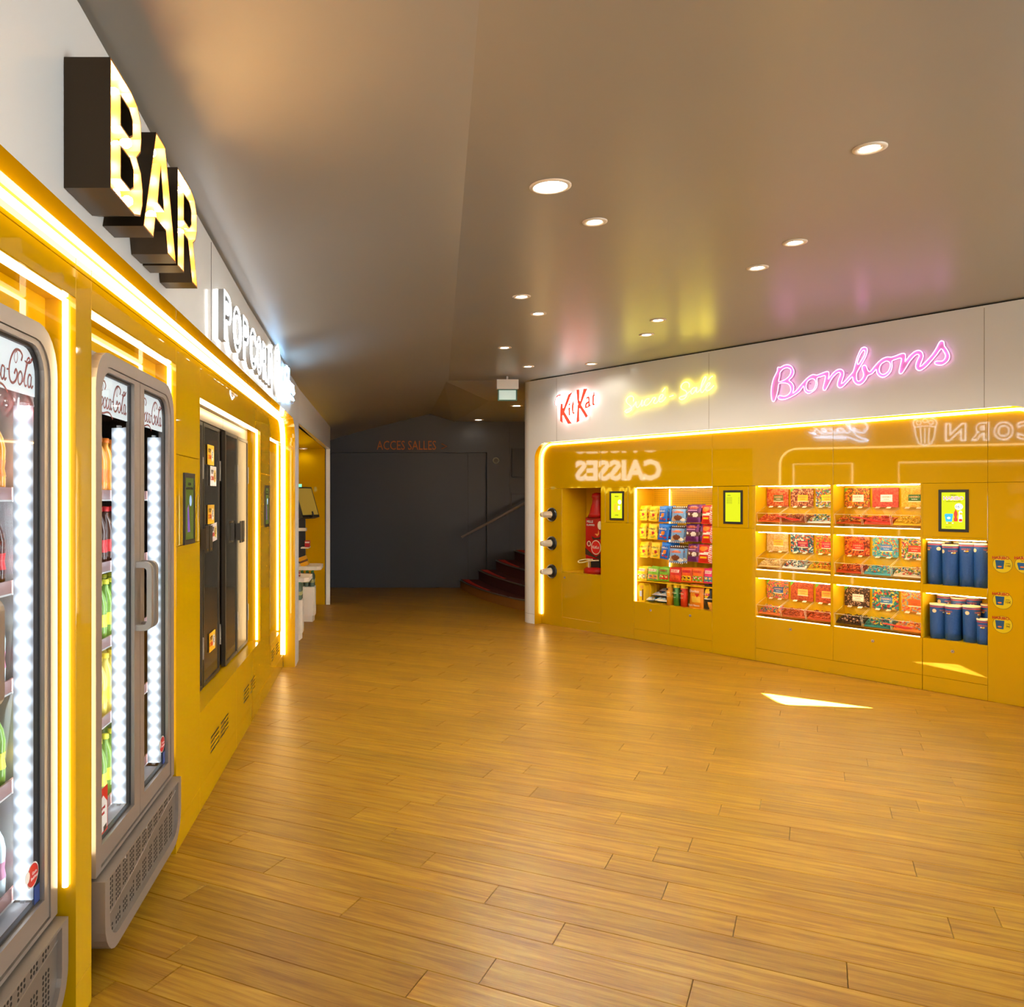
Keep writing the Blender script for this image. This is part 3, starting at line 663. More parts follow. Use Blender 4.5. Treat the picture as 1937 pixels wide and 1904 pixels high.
inl = [(K1, [(320,790),(335,700),(345,620),(400,560),(470,535),(530,560),(540,620),(500,700),(420,760)]), (K1, [(930,735),(990,770),(995,850),(950,940),(880,960),(830,930),(820,860),(850,780)]),
       (K2, [(130,310),(155,340),(140,410),(80,510),(35,570),(15,545),(30,480),(80,370)]), (K2, [(545,510),(610,540),(615,620),(570,710),(490,755),(430,720),(420,650),(450,570)])]
bon = empty('neon_sign', 'pink neon sign reading Bonbons on the white fascia', 'sign', FR)
ob_ = wallpts(*K1, outA, YS)+wallpts(*K2, outB, YS)+wallpts(*K1, outC, YS)
mb = MB(); mb.tube(ob_, .0034, PINK, seg=6, closed=True, smoothn=2); put('neon_tube', mb, bon)
for kk, pts in inl:
    mb = MB(); mb.tube(wallpts(*kk, pts, YS), .0034, PINK, seg=6, closed=True, smoothn=3); put('neon_tube', mb, bon)
bp_ = poly_mesh([(p[0], p[2]) for p in ob_], [[(p[0], p[2]) for p in wallpts(*kk, pts, YS)] for kk, pts in inl], mat('pink_acrylic', (.80, .36, .62), .35), .002, 'backing_plate')
put('backing_plate', bp_, bon, T(0, YS+.012, 0))
sb = MB()
for px, py in ((1465, 735), (1530, 725), (1600, 705), (1660, 690), (1730, 690), (1780, 660)):
    s, z = sp(px, py, YS); sb.lathe([(.004, YS+.012), (.004, WY)], C(200, 150, 180), c=(s, 0, z), axis='y', seg=8)
put('standoff', sb, bon)
ss = empty('neon_sign', 'yellow script neon sign reading Sucré - Salé on the white fascia', 'sign', FR)
KS = ((1170, 700), 9.685)
for pts in ([(265,575),(275,510),(235,470),(175,495),(140,555),(165,610),(220,655),(235,705),(205,755),(150,778),(118,755),(150,725),(220,695),(280,640),(325,575),(318,640),(345,685),(395,630),(437,545),(420,620),(430,660),(480,615)],
            [(560,525),(510,530),(475,590),(490,645),(540,630),(600,560),(635,505),(680,510),(650,560),(645,600),(690,605),(735,550),(800,500),(815,455),(780,445),(745,500),(745,565),(790,580),(850,520),(865,490)],
            [(795,395),(855,325)], [(935,485),(1005,458)],
            [(1290,320),(1295,250),(1245,215),(1180,240),(1145,300),(1165,345),(1230,380),(1250,430),(1225,500),(1165,540),(1115,520),(1130,490),(1220,460),(1290,400),(1330,370)],
            [(1410,320),(1370,325),(1325,380),(1340,435),(1380,410),(1435,315),(1420,390),(1450,400),(1500,345),(1560,240),(1600,150),(1590,115),(1560,150),(1520,260),(1505,370),(1530,410),(1580,350),(1650,280),(1675,235),(1640,235),(1600,300),(1600,360),(1640,375),(1700,330),(1745,280)],
            [(1650,180),(1690,125),(1725,108)]):
    mb = MB(); mb.tube(wallpts(*KS, pts, WY-.022), .0068, YNEON, seg=6, smoothn=3); put('neon_tube', mb, ss)
kk_ = empty('illuminated_logo', 'red lettering reading Kit Kat with a white halo behind it, left end of the fascia', 'sign', FR)
KK = ((1030, 710), 16.14); RED = mat('logo_red', srgb(214, 52, 30), .3, emit=(.62, .07, .035), es=.75)
glyphs = [([(500,860),(550,860),(560,1000),(595,985),(730,590),(830,520),(620,1080),(610,1110),(820,1460),(720,1475),(575,1210),(545,1220),(545,1435),(480,1385)], []),
 ([(735,990),(785,960),(775,1220),(745,1215)], []), ([(760,840),(785,870),(765,930),(735,900)], []),
 ([(880,790),(885,860),(940,860),(885,890),(885,1110),(945,1120),(890,1180),(850,1130),(830,930)], []),
 ([(985,440),(1060,430),(1060,770),(1100,780),(1200,410),(1300,405),(1125,860),(1120,900),(1325,1230),(1265,1285),(1090,1000),(1060,1000),(1055,1390),(985,1430),(1020,880)], []),
 ([(1250,760),(1300,660),(1350,640),(1380,680),(1385,860),(1405,920),(1350,960),(1250,1005),(1235,920),(1270,840),(1345,780),(1340,700),(1300,700)], [[(1280,900),(1340,840),(1340,920),(1290,950)]]),
 ([(1515,510),(1520,580),(1575,590),(1510,630),(1500,850),(1550,860),(1500,915),(1465,880),(1465,640)], [])]
YK = WY-.05
WFACE = mat('lit_white_acrylic', (.9, .9, .9), .4, emit=(.9, .97, 1), es=1.3)
for g_, hs in glyphs:
    P2 = [(p[0], p[2]) for p in wallpts(*KK, g_, YK)]
    let = put('letter', poly_mesh(P2, [[(p[0], p[2]) for p in wallpts(*KK, h2, YK)] for h2 in hs], RED, .004, 'letter'), kk_, T(0, YK, 0))
bar = [(360,650),(330,760),(315,860),(355,945),(420,880),(590,765),(640,680),(645,570),(580,555),(530,600),(450,585)]
P2 = [(p[0], p[2]) for p in wallpts(*KK, bar, YK)]
mb = MB(); mb.tube([(a, YK, b3) for a, b3 in P2], .003, RED, seg=6, closed=True, smoothn=2); put('wafer_outline', mb, kk_)
put('wafer_face', poly_mesh(P2, [], WFACE, .003, 'wafer_face'), kk_, T(0, YK+.004, 0))
mb = MB(); mb.tube(wallpts(*KK, [(370,655),(420,605),(480,605)], YK-.003), .006, RED, seg=6, smoothn=3); put('wafer_edge', mb, kk_)
for pts in ([(525,1300),(530,900)], [(560,1100),(770,600)], [(600,1150),(750,1420)], [(1020,1350),(1025,480)], [(1080,880),(1230,450)], [(1090,950),(1270,1220)], [(760,860),(760,1190)], [(870,850),(880,1140)], [(1290,950),(1380,700)], [(1490,560),(1490,880)], [(350,860),(400,660),(600,640)]):
    mb = MB(); mb.tube(wallpts(*KK, pts, WY-.02), .006, HALO, seg=6); put('halo_led', mb, kk_)

# ================================================================== CUP DISPENSERS
cups = [((1040, 972.8), [C(150, 90, 40), C(60, 40, 30)], 'top cup dispenser in the column by the rounded corner, brown print on its cup'),
        ((1040, 1027), [C(40, 60, 130), C(190, 120, 60)], 'middle cup dispenser in the column by the rounded corner, blue print on its cup'),
        ((1040, 1080), [C(50, 45, 45), C(190, 30, 25)], 'lowest cup dispenser in the column by the rounded corner, red print on its cup')]
for (px, py), (m1, m2), lb in cups:
    s, z = sp(px+4, py, 0); o = empty('cup_dispenser', lb, 'cup dispenser', FR @ T(s, 0, z))
    f = MB(); f.lathe([(.085, 0), (.085, -.012), (.07, -.02), (.055, -.02), (.052, 0), (0, 0)], BLACK, axis='y', cap=False, seg=28); put('flange', f, o)
    t = MB(); t.lathe([(.049, -.01), (.049, -.035), (.045, -.035), (.045, -.01)], BLACK, axis='y', cap=False, seg=24); put('tube_collar', t, o)
    M = T(0, -.012, 0) @ RX(.0)
    c = MB(); c.lathe([(.0, -.158), (.034, -.158), (.0345, -.152), (.043, -.01), (.04, 0)], C(235, 222, 200), axis='y', cap=False, seg=24); cup = put('paper_cup', c, o, M)
    pr = MB()
    for (a0_, m_, y0_, y1_, w_) in ((PI*.75, m1, -.145, -.10, .5), (PI*.95, m2, -.09, -.04, .6), (PI*1.15, m1, -.13, -.06, .35)):
        vs3 = []
        for yy in (y0_, y1_):
            r = .0345+(yy+.152)/.142*.0085+.0005
            for k in range(7):
                a = a0_-w_/2+w_*k/6; vs3.append((r*math.cos(a), yy, -r*math.sin(a)))
        pr.add(vs3, [(k, k+1, k+8, k+7) for k in range(6)], m_, True)
    put('print', pr, cup)

# ================================================================== CEREAL DISPENSER
DR_ = mat('dispenser_red', srgb(170, 12, 14), .25)
s0 = sx(1106, .12); o = empty('cereal_dispenser', 'red chocolate cereal dispenser with a chute, standing in its yellow niche', 'dispenser', FR @ T(s0+.13, .2, .668))
bm_ = MB(); bm_.lathe([(.165, 0), (.16, .05), (.13, .07), (0, .07)], DR_, cap=True, seg=28); put('base', bm_, o)
bx = MB(); bx.box(-.12, .12, -.08, .10, .17, .66, DR_, bev=.006); bx.box(-.07, .07, -.04, .08, .07, .17, BLACK); body = put('body', bx, o)
tp = MB(); tp.lathe([(.12, .66), (.095, .72), (.065, .84), (.062, .88), (.072, .90), (.066, .94), (.03, .955), (0, .955)], DR_, seg=24); put('hopper', tp, o)
tx = MB()
tx.tube([(0, -.085, .165), (-.06, -.10, .165), (-.12, -.13, .155), (-.17, -.14, .14), (-.14, -.17, .125), (-.07, -.16, .13), (-.02, -.13, .15), (.04, -.11, .155), (.1, -.09, .16)], .007, C(215, 190, 150), seg=8, smoothn=3)
tx.box(-.05, -.03, -.11, -.09, .07, .16, C(215, 190, 150)); put('chute', tx, o)
put('badge', poly_mesh(ell(.05, .31, .075, .085, 28), [], C(225, 205, 175), .001, 'badge'), body, T(0, -.083, 0))
put('badge_face', poly_mesh(ell(.05, .31, .065, .075, 28), [], C(200, 20, 20), .001, 'badge_face'), body, T(0, -.085, 0))
text('KitKat', .05, C(245, 235, 220), body, .05, -.087, .31, sx=.8)
decal(body, ell(-.06, .35, .03, .033), C(225, 205, 175), -.083); decal(body, ell(-.06, .35, .02, .023), C(120, 20, 20), -.0838)
text('MILLE', .04, C(215, 225, 215), body, -.045, -.083, .61); text('FLAMMES', .03, C(215, 225, 215), body, -.035, -.083, .57)
decal(body, [(-.118, .30), (-.118, .22), (.118, .17), (.118, .24), (.05, .2), (-.04, .25)], C(50, 25, 15), -.083)
decal(body, [(-.02, .44), (.03, .42), (.1, .43), (.118, .46), (.118, .41), (.0, .40)], C(50, 25, 15), -.083)
decal(body, [(.03, .47), (.07, .44), (.1, .47), (.09, .52), (.08, .47)], C(230, 140, 60), -.084)
put('side_badge', poly_mesh(ell(.11, .57, .035, .05, 20), [], C(235, 215, 180), .001, 'side_badge'), body, T(0, -.083, 0))

# ================================================================== SNACK BAGS
def bag_mesh(w_, h_, th, fn, crimp=.06, nx=14, nz=20, name='bag'):
    mb = MB(); back = MB()
    def pos_(i, k, sgn):
        u, v = i/nx, k/nz
        e = max(0, math.sin(PI*u))**.6*max(0, math.sin(PI*min(1, max(0, (v-crimp)/(1-2*crimp)))))**.6
        wv = 1-.06*math.sin(PI*v)
        wr_2 = .0012*math.sin(17*u+9*v)*e*4
        return ((u-.5)*w_*wv, sgn*(th/2*e+.0006+wr_2*.5), v*h_)
    for sgn in (-1, 1):
        vs4 = [pos_(i, k, sgn) for k in range(nz+1) for i in range(nx+1)]
        for k in range(nz):
            for i in range(nx):
                q4 = [k*(nx+1)+i, k*(nx+1)+i+1, (k+1)*(nx+1)+i+1, (k+1)*(nx+1)+i]
                if sgn > 0: q4 = q4[::-1]
                m_ = fn((i+.5)/nx, (k+.5)/nz) if sgn < 0 else fn(.02, .5)
                o_ = len(mb.v) if False else None
                mb.add([vs4[a] for a in q4], [(0, 1, 2, 3)], m_, True)
    me = mb.mesh(name)
    bmx = bmesh.new(); bmx.from_mesh(me); bmesh.ops.remove_doubles(bmx, verts=bmx.verts, dist=1e-5); bmx.to_mesh(me); bmx.free()
    return me
def bag(px0, px1, py0, py1, y, fn, name, label, grp=None, th=.045, txt=None, tcol=None, tz=.68, tsz=.135, lean=-.12, n_behind=1, crimp=.06, tilt=0):
    s0, s1 = sx(px0, y), sx(px1, y); pc = (px0+px1)/2; z0, z1 = sz(pc, py1, y), sz(pc, py0, y); w_, h_ = s1-s0, z1-z0
    M = FR @ T((s0+s1)/2, y, z0) @ RX(lean) @ Matrix.Rotation(tilt, 4, 'Y')
    me = bag_mesh(w_, h_, th, fn, crimp, name=name)
    o = tag(link(bpy.data.objects.new(name, me), None, M), label, 'snack bag' if name == 'snack_bag' else 'sweets bag', grp)
    if txt:
        text(txt, w_*tsz*1.9, tcol, o, 0, -th/2-.003, h_*tz)
    for k in range(n_behind):
        M2 = FR @ T((s0+s1)/2+.012*(k+1), y+.05*(k+1), z0+.004) @ RX(lean) @ Matrix.Rotation(tilt+random.uniform(-.05, .05), 4, 'Y')
        c = copy_tree(o, None, M2); c['label'] = label+(', behind the front one', ', rearmost of the three')[k]
    return o
cY, cYr, cB, cBr, cPu, cR, cW, cO = C(246, 196, 20), C(200, 40, 30), C(10, 92, 190), C(70, 34, 20), C(96, 34, 92), C(214, 40, 26), C(238, 225, 205), C(240, 130, 20)
cDk, cLb, cG, cPk, cTan, cGr2 = C(40, 25, 20), C(120, 160, 205), C(120, 175, 30), C(230, 60, 110), C(165, 100, 60), C(60, 120, 40)
def inbox(u, v, a, b3, c, d): return a <= u <= b3 and c <= v <= d
def el(u, v, cu, cv, a, b3): return ((u-cu)/a)**2+((v-cv)/b3)**2 < 1
def fyel(u, v):
    if el(u, v, .62, .40, .16, .10): return cYr
    if el(u, v, .3, .28, .13, .05) or el(u, v, .75, .2, .1, .05): return C(200, 150, 60)
    if el(u, v, .5, .12, .2, .04): return cG
    return C(250, 222, 90) if el(u, v, .5, .62, .4, .1) else cY
def fblu(u, v):
    if el(u, v, .55, .44, .2, .13): return cO
    if el(u, v, .35, .2, .14, .05) or el(u, v, .72, .17, .12, .05): return cYr
    if el(u, v, .3, .32, .1, .05): return cW
    return C(30, 120, 215) if v > .8 or u > .85 else cB
def fmar(u, v):
    if v > .87 or v < .07: return cW if (v > .95 or v < .03) and int(u*14) % 2 else cBr
    if el(u, v, .55, .66, .34, .08): return C(235, 150, 110)
    if el(u, v, .5, .32, .28, .16): return C(120, 62, 34)
    if el(u, v, .16, .28, .12, .10) or el(u, v, .22, .16, .14, .07): return C(200, 160, 120)
    if el(u, v, .82, .2, .16, .09): return cW
    return cLb
def fpur(u, v):
    if el(u, v, .5, .82, .34, .07): return C(225, 120, 90)
    if .64 < v < .69 and .1 < u < .8: return C(220, 150, 190)
    if el(u, v, .66, .42, .2, .13) or el(u, v, .2, .46, .1, .07): return cW
    if .3 < v < .56: return C(96, 52, 36)
    return cPu if u < .85 else C(130, 60, 130)
def fred(u, v):
    if u > .74: return cW if (v*9+u*3) % 1 < .45 else C(240, 110, 80)
    if abs(v-.48-.08*u) < .06: return cW
    if el(u, v, .35, .78, .28, .13): return C(245, 130, 20)
    if el(u, v, .4, .3, .3, .05): return cY
    return cR
rows = [(956, 984, 'top'), (989.5, 1018, 'middle'), (1024.5, 1054, 'lowest')]
TX = C(50, 22, 15)
colsx = [[(1208, 1223.5), (1227, 1242.5), (1246, 1262), (1269.5, 1297), (1298.5, 1325), (1326.5, 1350)],
         [(1207, 1222), (1225, 1243), (1243.5, 1264), (1268, 1293), (1296, 1321), (1327, 1351)],
         [(1208, 1225), (1230, 1248), (1248, 1265), (1265, 1292), (1300, 1321), (1320, 1349)]]
for ri, (ya, yb, rn) in enumerate(rows):
    cs = colsx[ri]
    bag(*cs[0], ya, yb, .10, fyel, 'snack_bag', 'yellow peanut sweets bag, far left of the %s hanging row' % rn, 'hanging snack bags', txt="m&m's", tcol=TX)
    bag(*cs[1], ya+1, yb+1.5, .10, fyel, 'snack_bag', 'yellow peanut sweets bag, second in the %s hanging row' % rn, 'hanging snack bags', txt="m&m's", tcol=TX, tilt=.03)
    bag(*cs[2], ya+1, yb+3, .10, fblu, 'snack_bag', 'blue sweets bag in the %s hanging row' % rn, 'hanging snack bags', txt="m&m's", tcol=cW, n_behind=2, tilt=.05*ri)
    bag(*cs[3], ya+2+ri*3, yb+5+ri*3, .08, fmar, 'snack_bag', 'brown and pale blue marshmallow bag in the %s hanging row' % rn, 'hanging snack bags', txt='Guimauve', tcol=C(200, 70, 50), tz=.66, tsz=.1)
    bag(*cs[4], ya-2+ri*3, yb+4+ri*2, .09, fpur, 'snack_bag', 'purple and brown sweets bag in the %s hanging row' % rn, 'hanging snack bags', txt='HARIBO', tcol=C(160, 40, 40), tz=.81, tsz=.1)
    bag(*cs[5], ya-.5+ri*3, yb+7+ri*2, .09, fred, 'snack_bag', 'red and orange sweets bag, right end of %s hanging row' % rn, 'hanging snack bags')
def fgum(base, acc, low):
    def f(u, v):
        if inbox(u, v, .15, .85, .66, .84): return acc
        if .12 < v < .44: return low[(int(u*8)*7+int(v*12)*5+int(u*8)*int(v*12)) % len(low)] if .1 < u < .9 else base
        return base
    return f
gm = [(1204, 1223, cY, cW, [cW, C(180, 190, 120), cYr], 'yellow and white gummy bag, left end of the middle shelf'), (1224, 1246, cG, C(225, 235, 190), [C(170, 90, 60), C(240, 160, 60), C(120, 160, 170)], 'first lime green gummy bag on the middle shelf'),
      (1246, 1266, cG, C(80, 130, 40), [C(240, 210, 140), cR, cG], 'lime green gummy bag with a red sweet printed, middle shelf'), (1265.5, 1288, cR, C(240, 190, 170), [C(220, 60, 30), C(235, 90, 40)], 'red and pink strawberry gummy bag on the middle shelf'),
      (1288, 1309, C(235, 90, 20), C(210, 40, 60), [cDk, cY, C(230, 150, 40)], 'orange gummy bag with dark picture on the middle shelf'), (1309, 1331, C(240, 110, 15), C(225, 80, 20), [cR, cG, cW], 'bright orange gummy bag on the middle shelf'),
      (1331, 1349, C(225, 40, 100), cW, [cY, C(60, 130, 150), cW], 'pink gummy bag, right end of the middle shelf')]
for k, (a, b3, c1, c2, lw, lb) in enumerate(gm):
    bag(a, b3, 1071+k*.7, 1096.5+k*1.1, .08, fgum(c1, c2, lw), 'sweets_bag', lb, 'gummy bags on the middle shelf', txt='HARIBO', tcol=cYr, tz=.75, tsz=.11, lean=-.1, n_behind=1, th=.05)
# bottom of the snack display
zb = .42
def tubm(prof_pts, dep, m): mb = MB(); mb.prism(prof_pts, -dep/2, dep/2, m); return mb
for k in range(3):
    y = .06+.075*k; s = sx(1217.5, .06)+.0*k+.012*k
    o = empty('snack_tub', ('front', 'middle', 'rearmost')[k]+' yellow snack tub with a rounded top in the bottom left of the snack display', 'snack tub', FR @ T(s, y, zb), 'yellow snack tubs')
    c = MB(); c.prism([(-.038, 0), (.038, 0), (.052, .13), (.048, .18), (.025, .205), (-.025, .205), (-.048, .18), (-.052, .13)], -.03, .03, cY); put('carton', c, o)
    p = MB(); p.prism(ell(0, .165, .026, .018), -.0306, -.03, C(235, 170, 60)); p.prism([(-.03, .06), (0, .06), (0, .12), (-.03, .12)], -.0306, -.03, C(215, 220, 235)); p.prism([(.005, .02), (.02, .02), (.02, .14), (.005, .14)], -.0306, -.03, C(120, 70, 20)); put('print', p, o)
for k, (dx, dy, dz, rz_) in enumerate(((0, 0, 0, .1), (.085, .03, 0, -.2), (.16, .02, 0, .15), (.06, .1, .0, .05), (.05, .06, .055, .2), (.12, .07, .055, -.1), (.1, .11, .10, .1))):
    def fpk(u, v): return cW if v < .18 else (C(215, 150, 70) if el(u, v, .3, .6, .2, .14) or el(u, v, .75, .4, .14, .12) else (C(190, 215, 225) if v < .45 else C(50, 120, 170)))
    me = bag_mesh(.11, .13, .05, fpk, name='snack_pack')
    o = tag(link(bpy.data.objects.new('snack_pack', me), None, FR @ T(sx(1233, .1)+dx, .05+dy, zb+.026+dz) @ RZ(rz_) @ RX(-1.45)), 'small blue and white snack packet, %s of the heap beside the snack tubs' % ('front left', 'front middle', 'front right', 'back left', 'second layer left', 'second layer right', 'top')[k], 'snack packet', 'heaped blue and white packets')
for k, (px, c1, c2, lb) in enumerate(((1268, C(225, 150, 20), C(240, 190, 30), 'mustard yellow crisps tube, left of the three'), (1281, C(40, 110, 40), C(230, 190, 40), 'green crisps tube between the yellow and the red one'), (1294.5, C(215, 60, 25), C(240, 200, 50), 'red crisps tube beside the orange tortilla bag'))):
    s = sx(px, .09); o = empty('crisps_tube', lb, 'crisps tube', FR @ T(s, .09, zb), 'crisps tubes')
    c = MB(); c.lathe([(.037, 0), (.037, .19)], c1, seg=20); put('can', c, o)
    t = MB(); t.lathe([(.0372, .19), (.0372, .225), (.038, .226), (.038, .235), (0, .236)], c2, seg=20, cap=False); put('lid', t, o)
    f = MB(); f.prism(ell(-.012, .165, .012, .010, 14), -.0385, -.0365, cDk); put('face_print', f, o)
    text('Pringles', .016, C(240, 225, 170), o, -.006, -.040, .135, rz=0); text('Original', .011, C(240, 225, 170), o, -.006, -.040, .09)
def fdor(u, v):
    if v > .9: return C(200, 110, 20)
    if inbox(u, v, .3, .85, .25, .5): return C(245, 190, 60)
    return C(235, 140, 25)
o = bag(1304, 1331, 1105, 1150, .08, fdor, 'snack_bag', 'orange tortilla chips bag, bottom right of the snack display', th=.08, lean=-.06, n_behind=1)
text('Doritos', .036, cW, o, .0, -.046, .175); dd = decal(o, [(.0, .15), (.06, .15), (.03, .115)], C(200, 40, 20), -.042); text('Goût Nature', .025, cW, o, 0, -.043, .03)
def flay(u, v):
    if (u-.45)**2*.9+(v-.66)**2 < .055: return cY if v > .66 or v < .56 else cR
    if v < .3 and u > .55: return C(240, 170, 60)
    if inbox(u, v, .1, .9, .42, .46): return cW
    return C(40, 36, 30)
o = bag(1331, 1350, 1106, 1152, .08, flay, 'snack_bag', 'black crisps bag with yellow disc, bottom right of snack display', th=.08, lean=-.06, n_behind=1)
text("Lay's", .03, cW, o, -.01, -.047, .155)
tag(link(bpy.data.objects.new('lid', MB().mesh('lid')), o), None) if False else None

# ================================================================== PICK AND MIX
PAL = [  # (palette, label colour, name words, green flag)
 [([(214, 84, 30), (232, 120, 50), (200, 60, 30), (226, 140, 80)], (96, 100, 40), 'orange-red'), ([(150, 70, 30), (235, 170, 120), (200, 110, 60), (120, 40, 20)], (238, 180, 40), 'cola-brown'), ([(230, 230, 220), (60, 110, 160), (230, 190, 40), (200, 60, 40), (90, 150, 60)], (240, 200, 40), 'multicoloured stripe')],
 [([(232, 190, 120), (240, 210, 150), (224, 170, 90)], (238, 180, 60), 'pale peach'), ([(225, 225, 215), (40, 110, 130), (20, 70, 90), (200, 90, 50)], (150, 20, 60), 'white and teal'), ([(235, 190, 40), (214, 60, 30), (120, 160, 40), (235, 120, 40)], (200, 40, 70), 'yellow, red and green')],
 [([(235, 120, 60), (60, 130, 120), (235, 180, 60), (230, 90, 110)], (40, 90, 160), 'rainbow stick'), ([(196, 84, 40), (210, 100, 50), (170, 60, 30)], (240, 190, 90), 'brick red'), ([(200, 80, 36), (214, 96, 48), (160, 60, 30)], (240, 180, 70), 'rust red')],
 [([(190, 70, 24), (240, 180, 40), (226, 110, 30), (120, 90, 30)], (245, 230, 200), 'amber and green'), ([(222, 80, 56), (230, 100, 70), (205, 60, 44)], (248, 235, 220), 'strawberry red'), ([(240, 190, 40), (246, 206, 80), (230, 170, 30)], (40, 90, 40), 'banana yellow')],
 [([(196, 60, 20), (240, 140, 50), (120, 30, 14), (220, 100, 40)], (220, 50, 40), 'flame red'), ([(80, 170, 180), (100, 180, 190), (60, 150, 170), (235, 200, 60), (200, 80, 60)], (50, 110, 180), 'sky blue'), ([(235, 220, 190), (200, 60, 50), (90, 150, 60), (235, 180, 60), (70, 90, 120)], (220, 60, 40), 'cream, red and green')],
 [([(46, 24, 14), (70, 40, 26), (190, 150, 120), (60, 30, 20)], (245, 235, 215), 'dark liquorice'), ([(30, 120, 120), (40, 150, 150), (200, 50, 40), (235, 200, 60), (20, 80, 90)], (50, 110, 170), 'turquoise and red'), ([(235, 130, 40), (240, 180, 70), (225, 90, 60), (150, 170, 170)], (230, 100, 40), 'orange swirl')]]
def candy_bin(a, z0, wd, pal, ri, ci, k, idx):
    plist, lc, nm = pal
    where = '%s %s cell, %s place' % (pos[ri], ('left', 'right')[ci], ('left', 'middle', 'right')[k])
    zt = z0+.35
    # printed board
    bw = wd-.024
    bd = empty('candy_board', '%s printed board behind its bin in the %s' % (nm, where), 'display board', FR @ T(a+wd/2, CD-.02, z0+.18), 'printed boards of the sweets display')
    bmx = MB(); bmx.box(-bw/2, bw/2, -.003, .003, 0, .167, board_mat(idx, plist, 70+10*(idx % 4))); put('board', bmx, bd)
    lx = .01 if k < 2 else -.005
    l = MB(); l.prism([(-.048+lx, .055), (.048+lx, .055), (.048+lx, .108), (-.048+lx, .108)], -.0042, -.003, C(*lc)); lab = put('label', l, bd)
    text('HARIBO', .022, C(225, 90, 60) if sum(lc) > 350 else C(240, 170, 130), lab, lx, -.0048, .088); text('bonbons', .013, C(120, 60, 30) if sum(lc) > 350 else C(240, 235, 220), lab, lx, -.0048, .069)
    if idx in (1, 6, 7, 8, 15, 9): 
        g2 = MB(); g2.prism([(-bw/2, .167), (-bw/2+.035, .167), (-bw/2, .13)], -.0042, -.003, C(90, 170, 40)); put('green_corner', g2, bd)
    w2 = MB(); w2.box(-.05+lx, .05+lx, -.0044, -.003, .046, .052, C(250, 235, 200)); put('price_strip', w2, bd)
    # acrylic bin
    bi = empty('candy_bin', 'clear bin of %s sweets in the %s' % (nm, where), 'sweets bin', FR @ T(a+wd/2, .0, z0+.03), 'clear sweets bins')
    hw_ = wd/2-.006; yf, yb, zf, zr, zlow = .008, CD-.03, .086, .15, .0
    sh = MB()
    fr = [(-hw_, yf, zf), (hw_, yf, zf), (hw_, yf+.022, zlow), (-hw_, yf+.022, zlow)]; bk = [(-hw_, yb, zr), (hw_, yb, zr), (hw_, yb, zlow), (-hw_, yb, zlow)]
    sh.add(fr+bk, [(0, 3, 2, 1), (3, 7, 6, 2), (0, 4, 7, 3), (1, 2, 6, 5)], ACRYL); put('body', sh, bi)
    ld = MB(); ld.add([(-hw_, yf-.002, zf+.003), (hw_, yf-.002, zf+.003), (hw_, yb, zr+.003), (-hw_, yb, zr+.003)], [(0, 1, 2, 3)], ACRYL)
    lid = put('lid', ld, bi)
    h2 = MB()
    for hx in (-.05, .04): h2.add([(hx-.018, yb-.03, zr-.009), (hx+.018, yb-.03, zr-.009), (hx+.018, yb-.006, zr+.0045), (hx-.018, yb-.006, zr+.0045)], [(0, 1, 2, 3)], C(230, 205, 170))
    put('hinge', h2, lid)
    ed = MB()
    for p, q5 in ((fr[0], fr[1]), (fr[0], fr[3]), (fr[1], fr[2]), (fr[0], bk[0]), (fr[1], bk[1])): ed.tube([p, q5], .0016, ACEDGE, seg=4)
    put('edge', ed, bi)
    cm_ = MB(); rr2 = random.Random(idx); ms = [C(*c, .3) for c in plist]
    md_ = MB()
    yy = [yf+.026, yf+.05, (yf+yb)/2, yb-.004]; zz = [.012, .030, .048, .066]
    vs9 = [(x, yy[i], .004 if lo else zz[i]) for lo in (1, 0) for i in range(4) for x in (-hw_+.003, hw_-.003)]
    cm_.add(vs9, [(8, 9, 11, 10), (10, 11, 13, 12), (12, 13, 15, 14), (0, 1, 9, 8), (6, 14, 15, 7)], ms[0])
    for t in range(150):
        x = rr2.uniform(-hw_+.014, hw_-.014); v = rr2.random(); y = yf+.032+v*(yb-yf-.046); lv = .026+.046*v; 
        z = lv+rr2.uniform(-.004, .009)
        r = rr2.uniform(.009, .014); e2 = rr2.uniform(.7, 1.4); M = T(x, y, z) @ RZ(rr2.uniform(0, PI)) @ RX(rr2.uniform(-.5, .5))
        vs5 = [M @ Vector(p) for p in ((r*e2, 0, 0), (-r*e2, 0, 0), (0, r*.8, 0), (0, -r*.8, 0), (0, 0, r*.6), (0, 0, -r*.6))]
        cm_.add(vs5, [(0, 2, 4), (2, 1, 4), (1, 3, 4), (3, 0, 4), (2, 0, 5), (1, 2, 5), (3, 1, 5), (0, 3, 5)], ms[t % len(ms)], True)
    tag(put('candy_heap', cm_, bi), kind='stuff')
idx = 0
for ci, (a, b3) in enumerate(((C0, C1), (C2, C3))):
    for ri, (z0, z1) in enumerate(CZ):
        wd = (b3-a)/3
        for k in range(3): candy_bin(a+wd*k, z0, wd, PAL[ci*3+ri][k], ri, ci, k, idx); idx += 1
        rl = MB(); rl.box(a+.004, b3-.004, .0, .002, z0+.012, z0+.034, ACRYL)
        tag(put('acrylic_rail', rl, None, FR), 'clear acrylic rail across the front of the %s %s sweets cell' % (pos[ri], ('left', 'right')[ci]), 'rail')
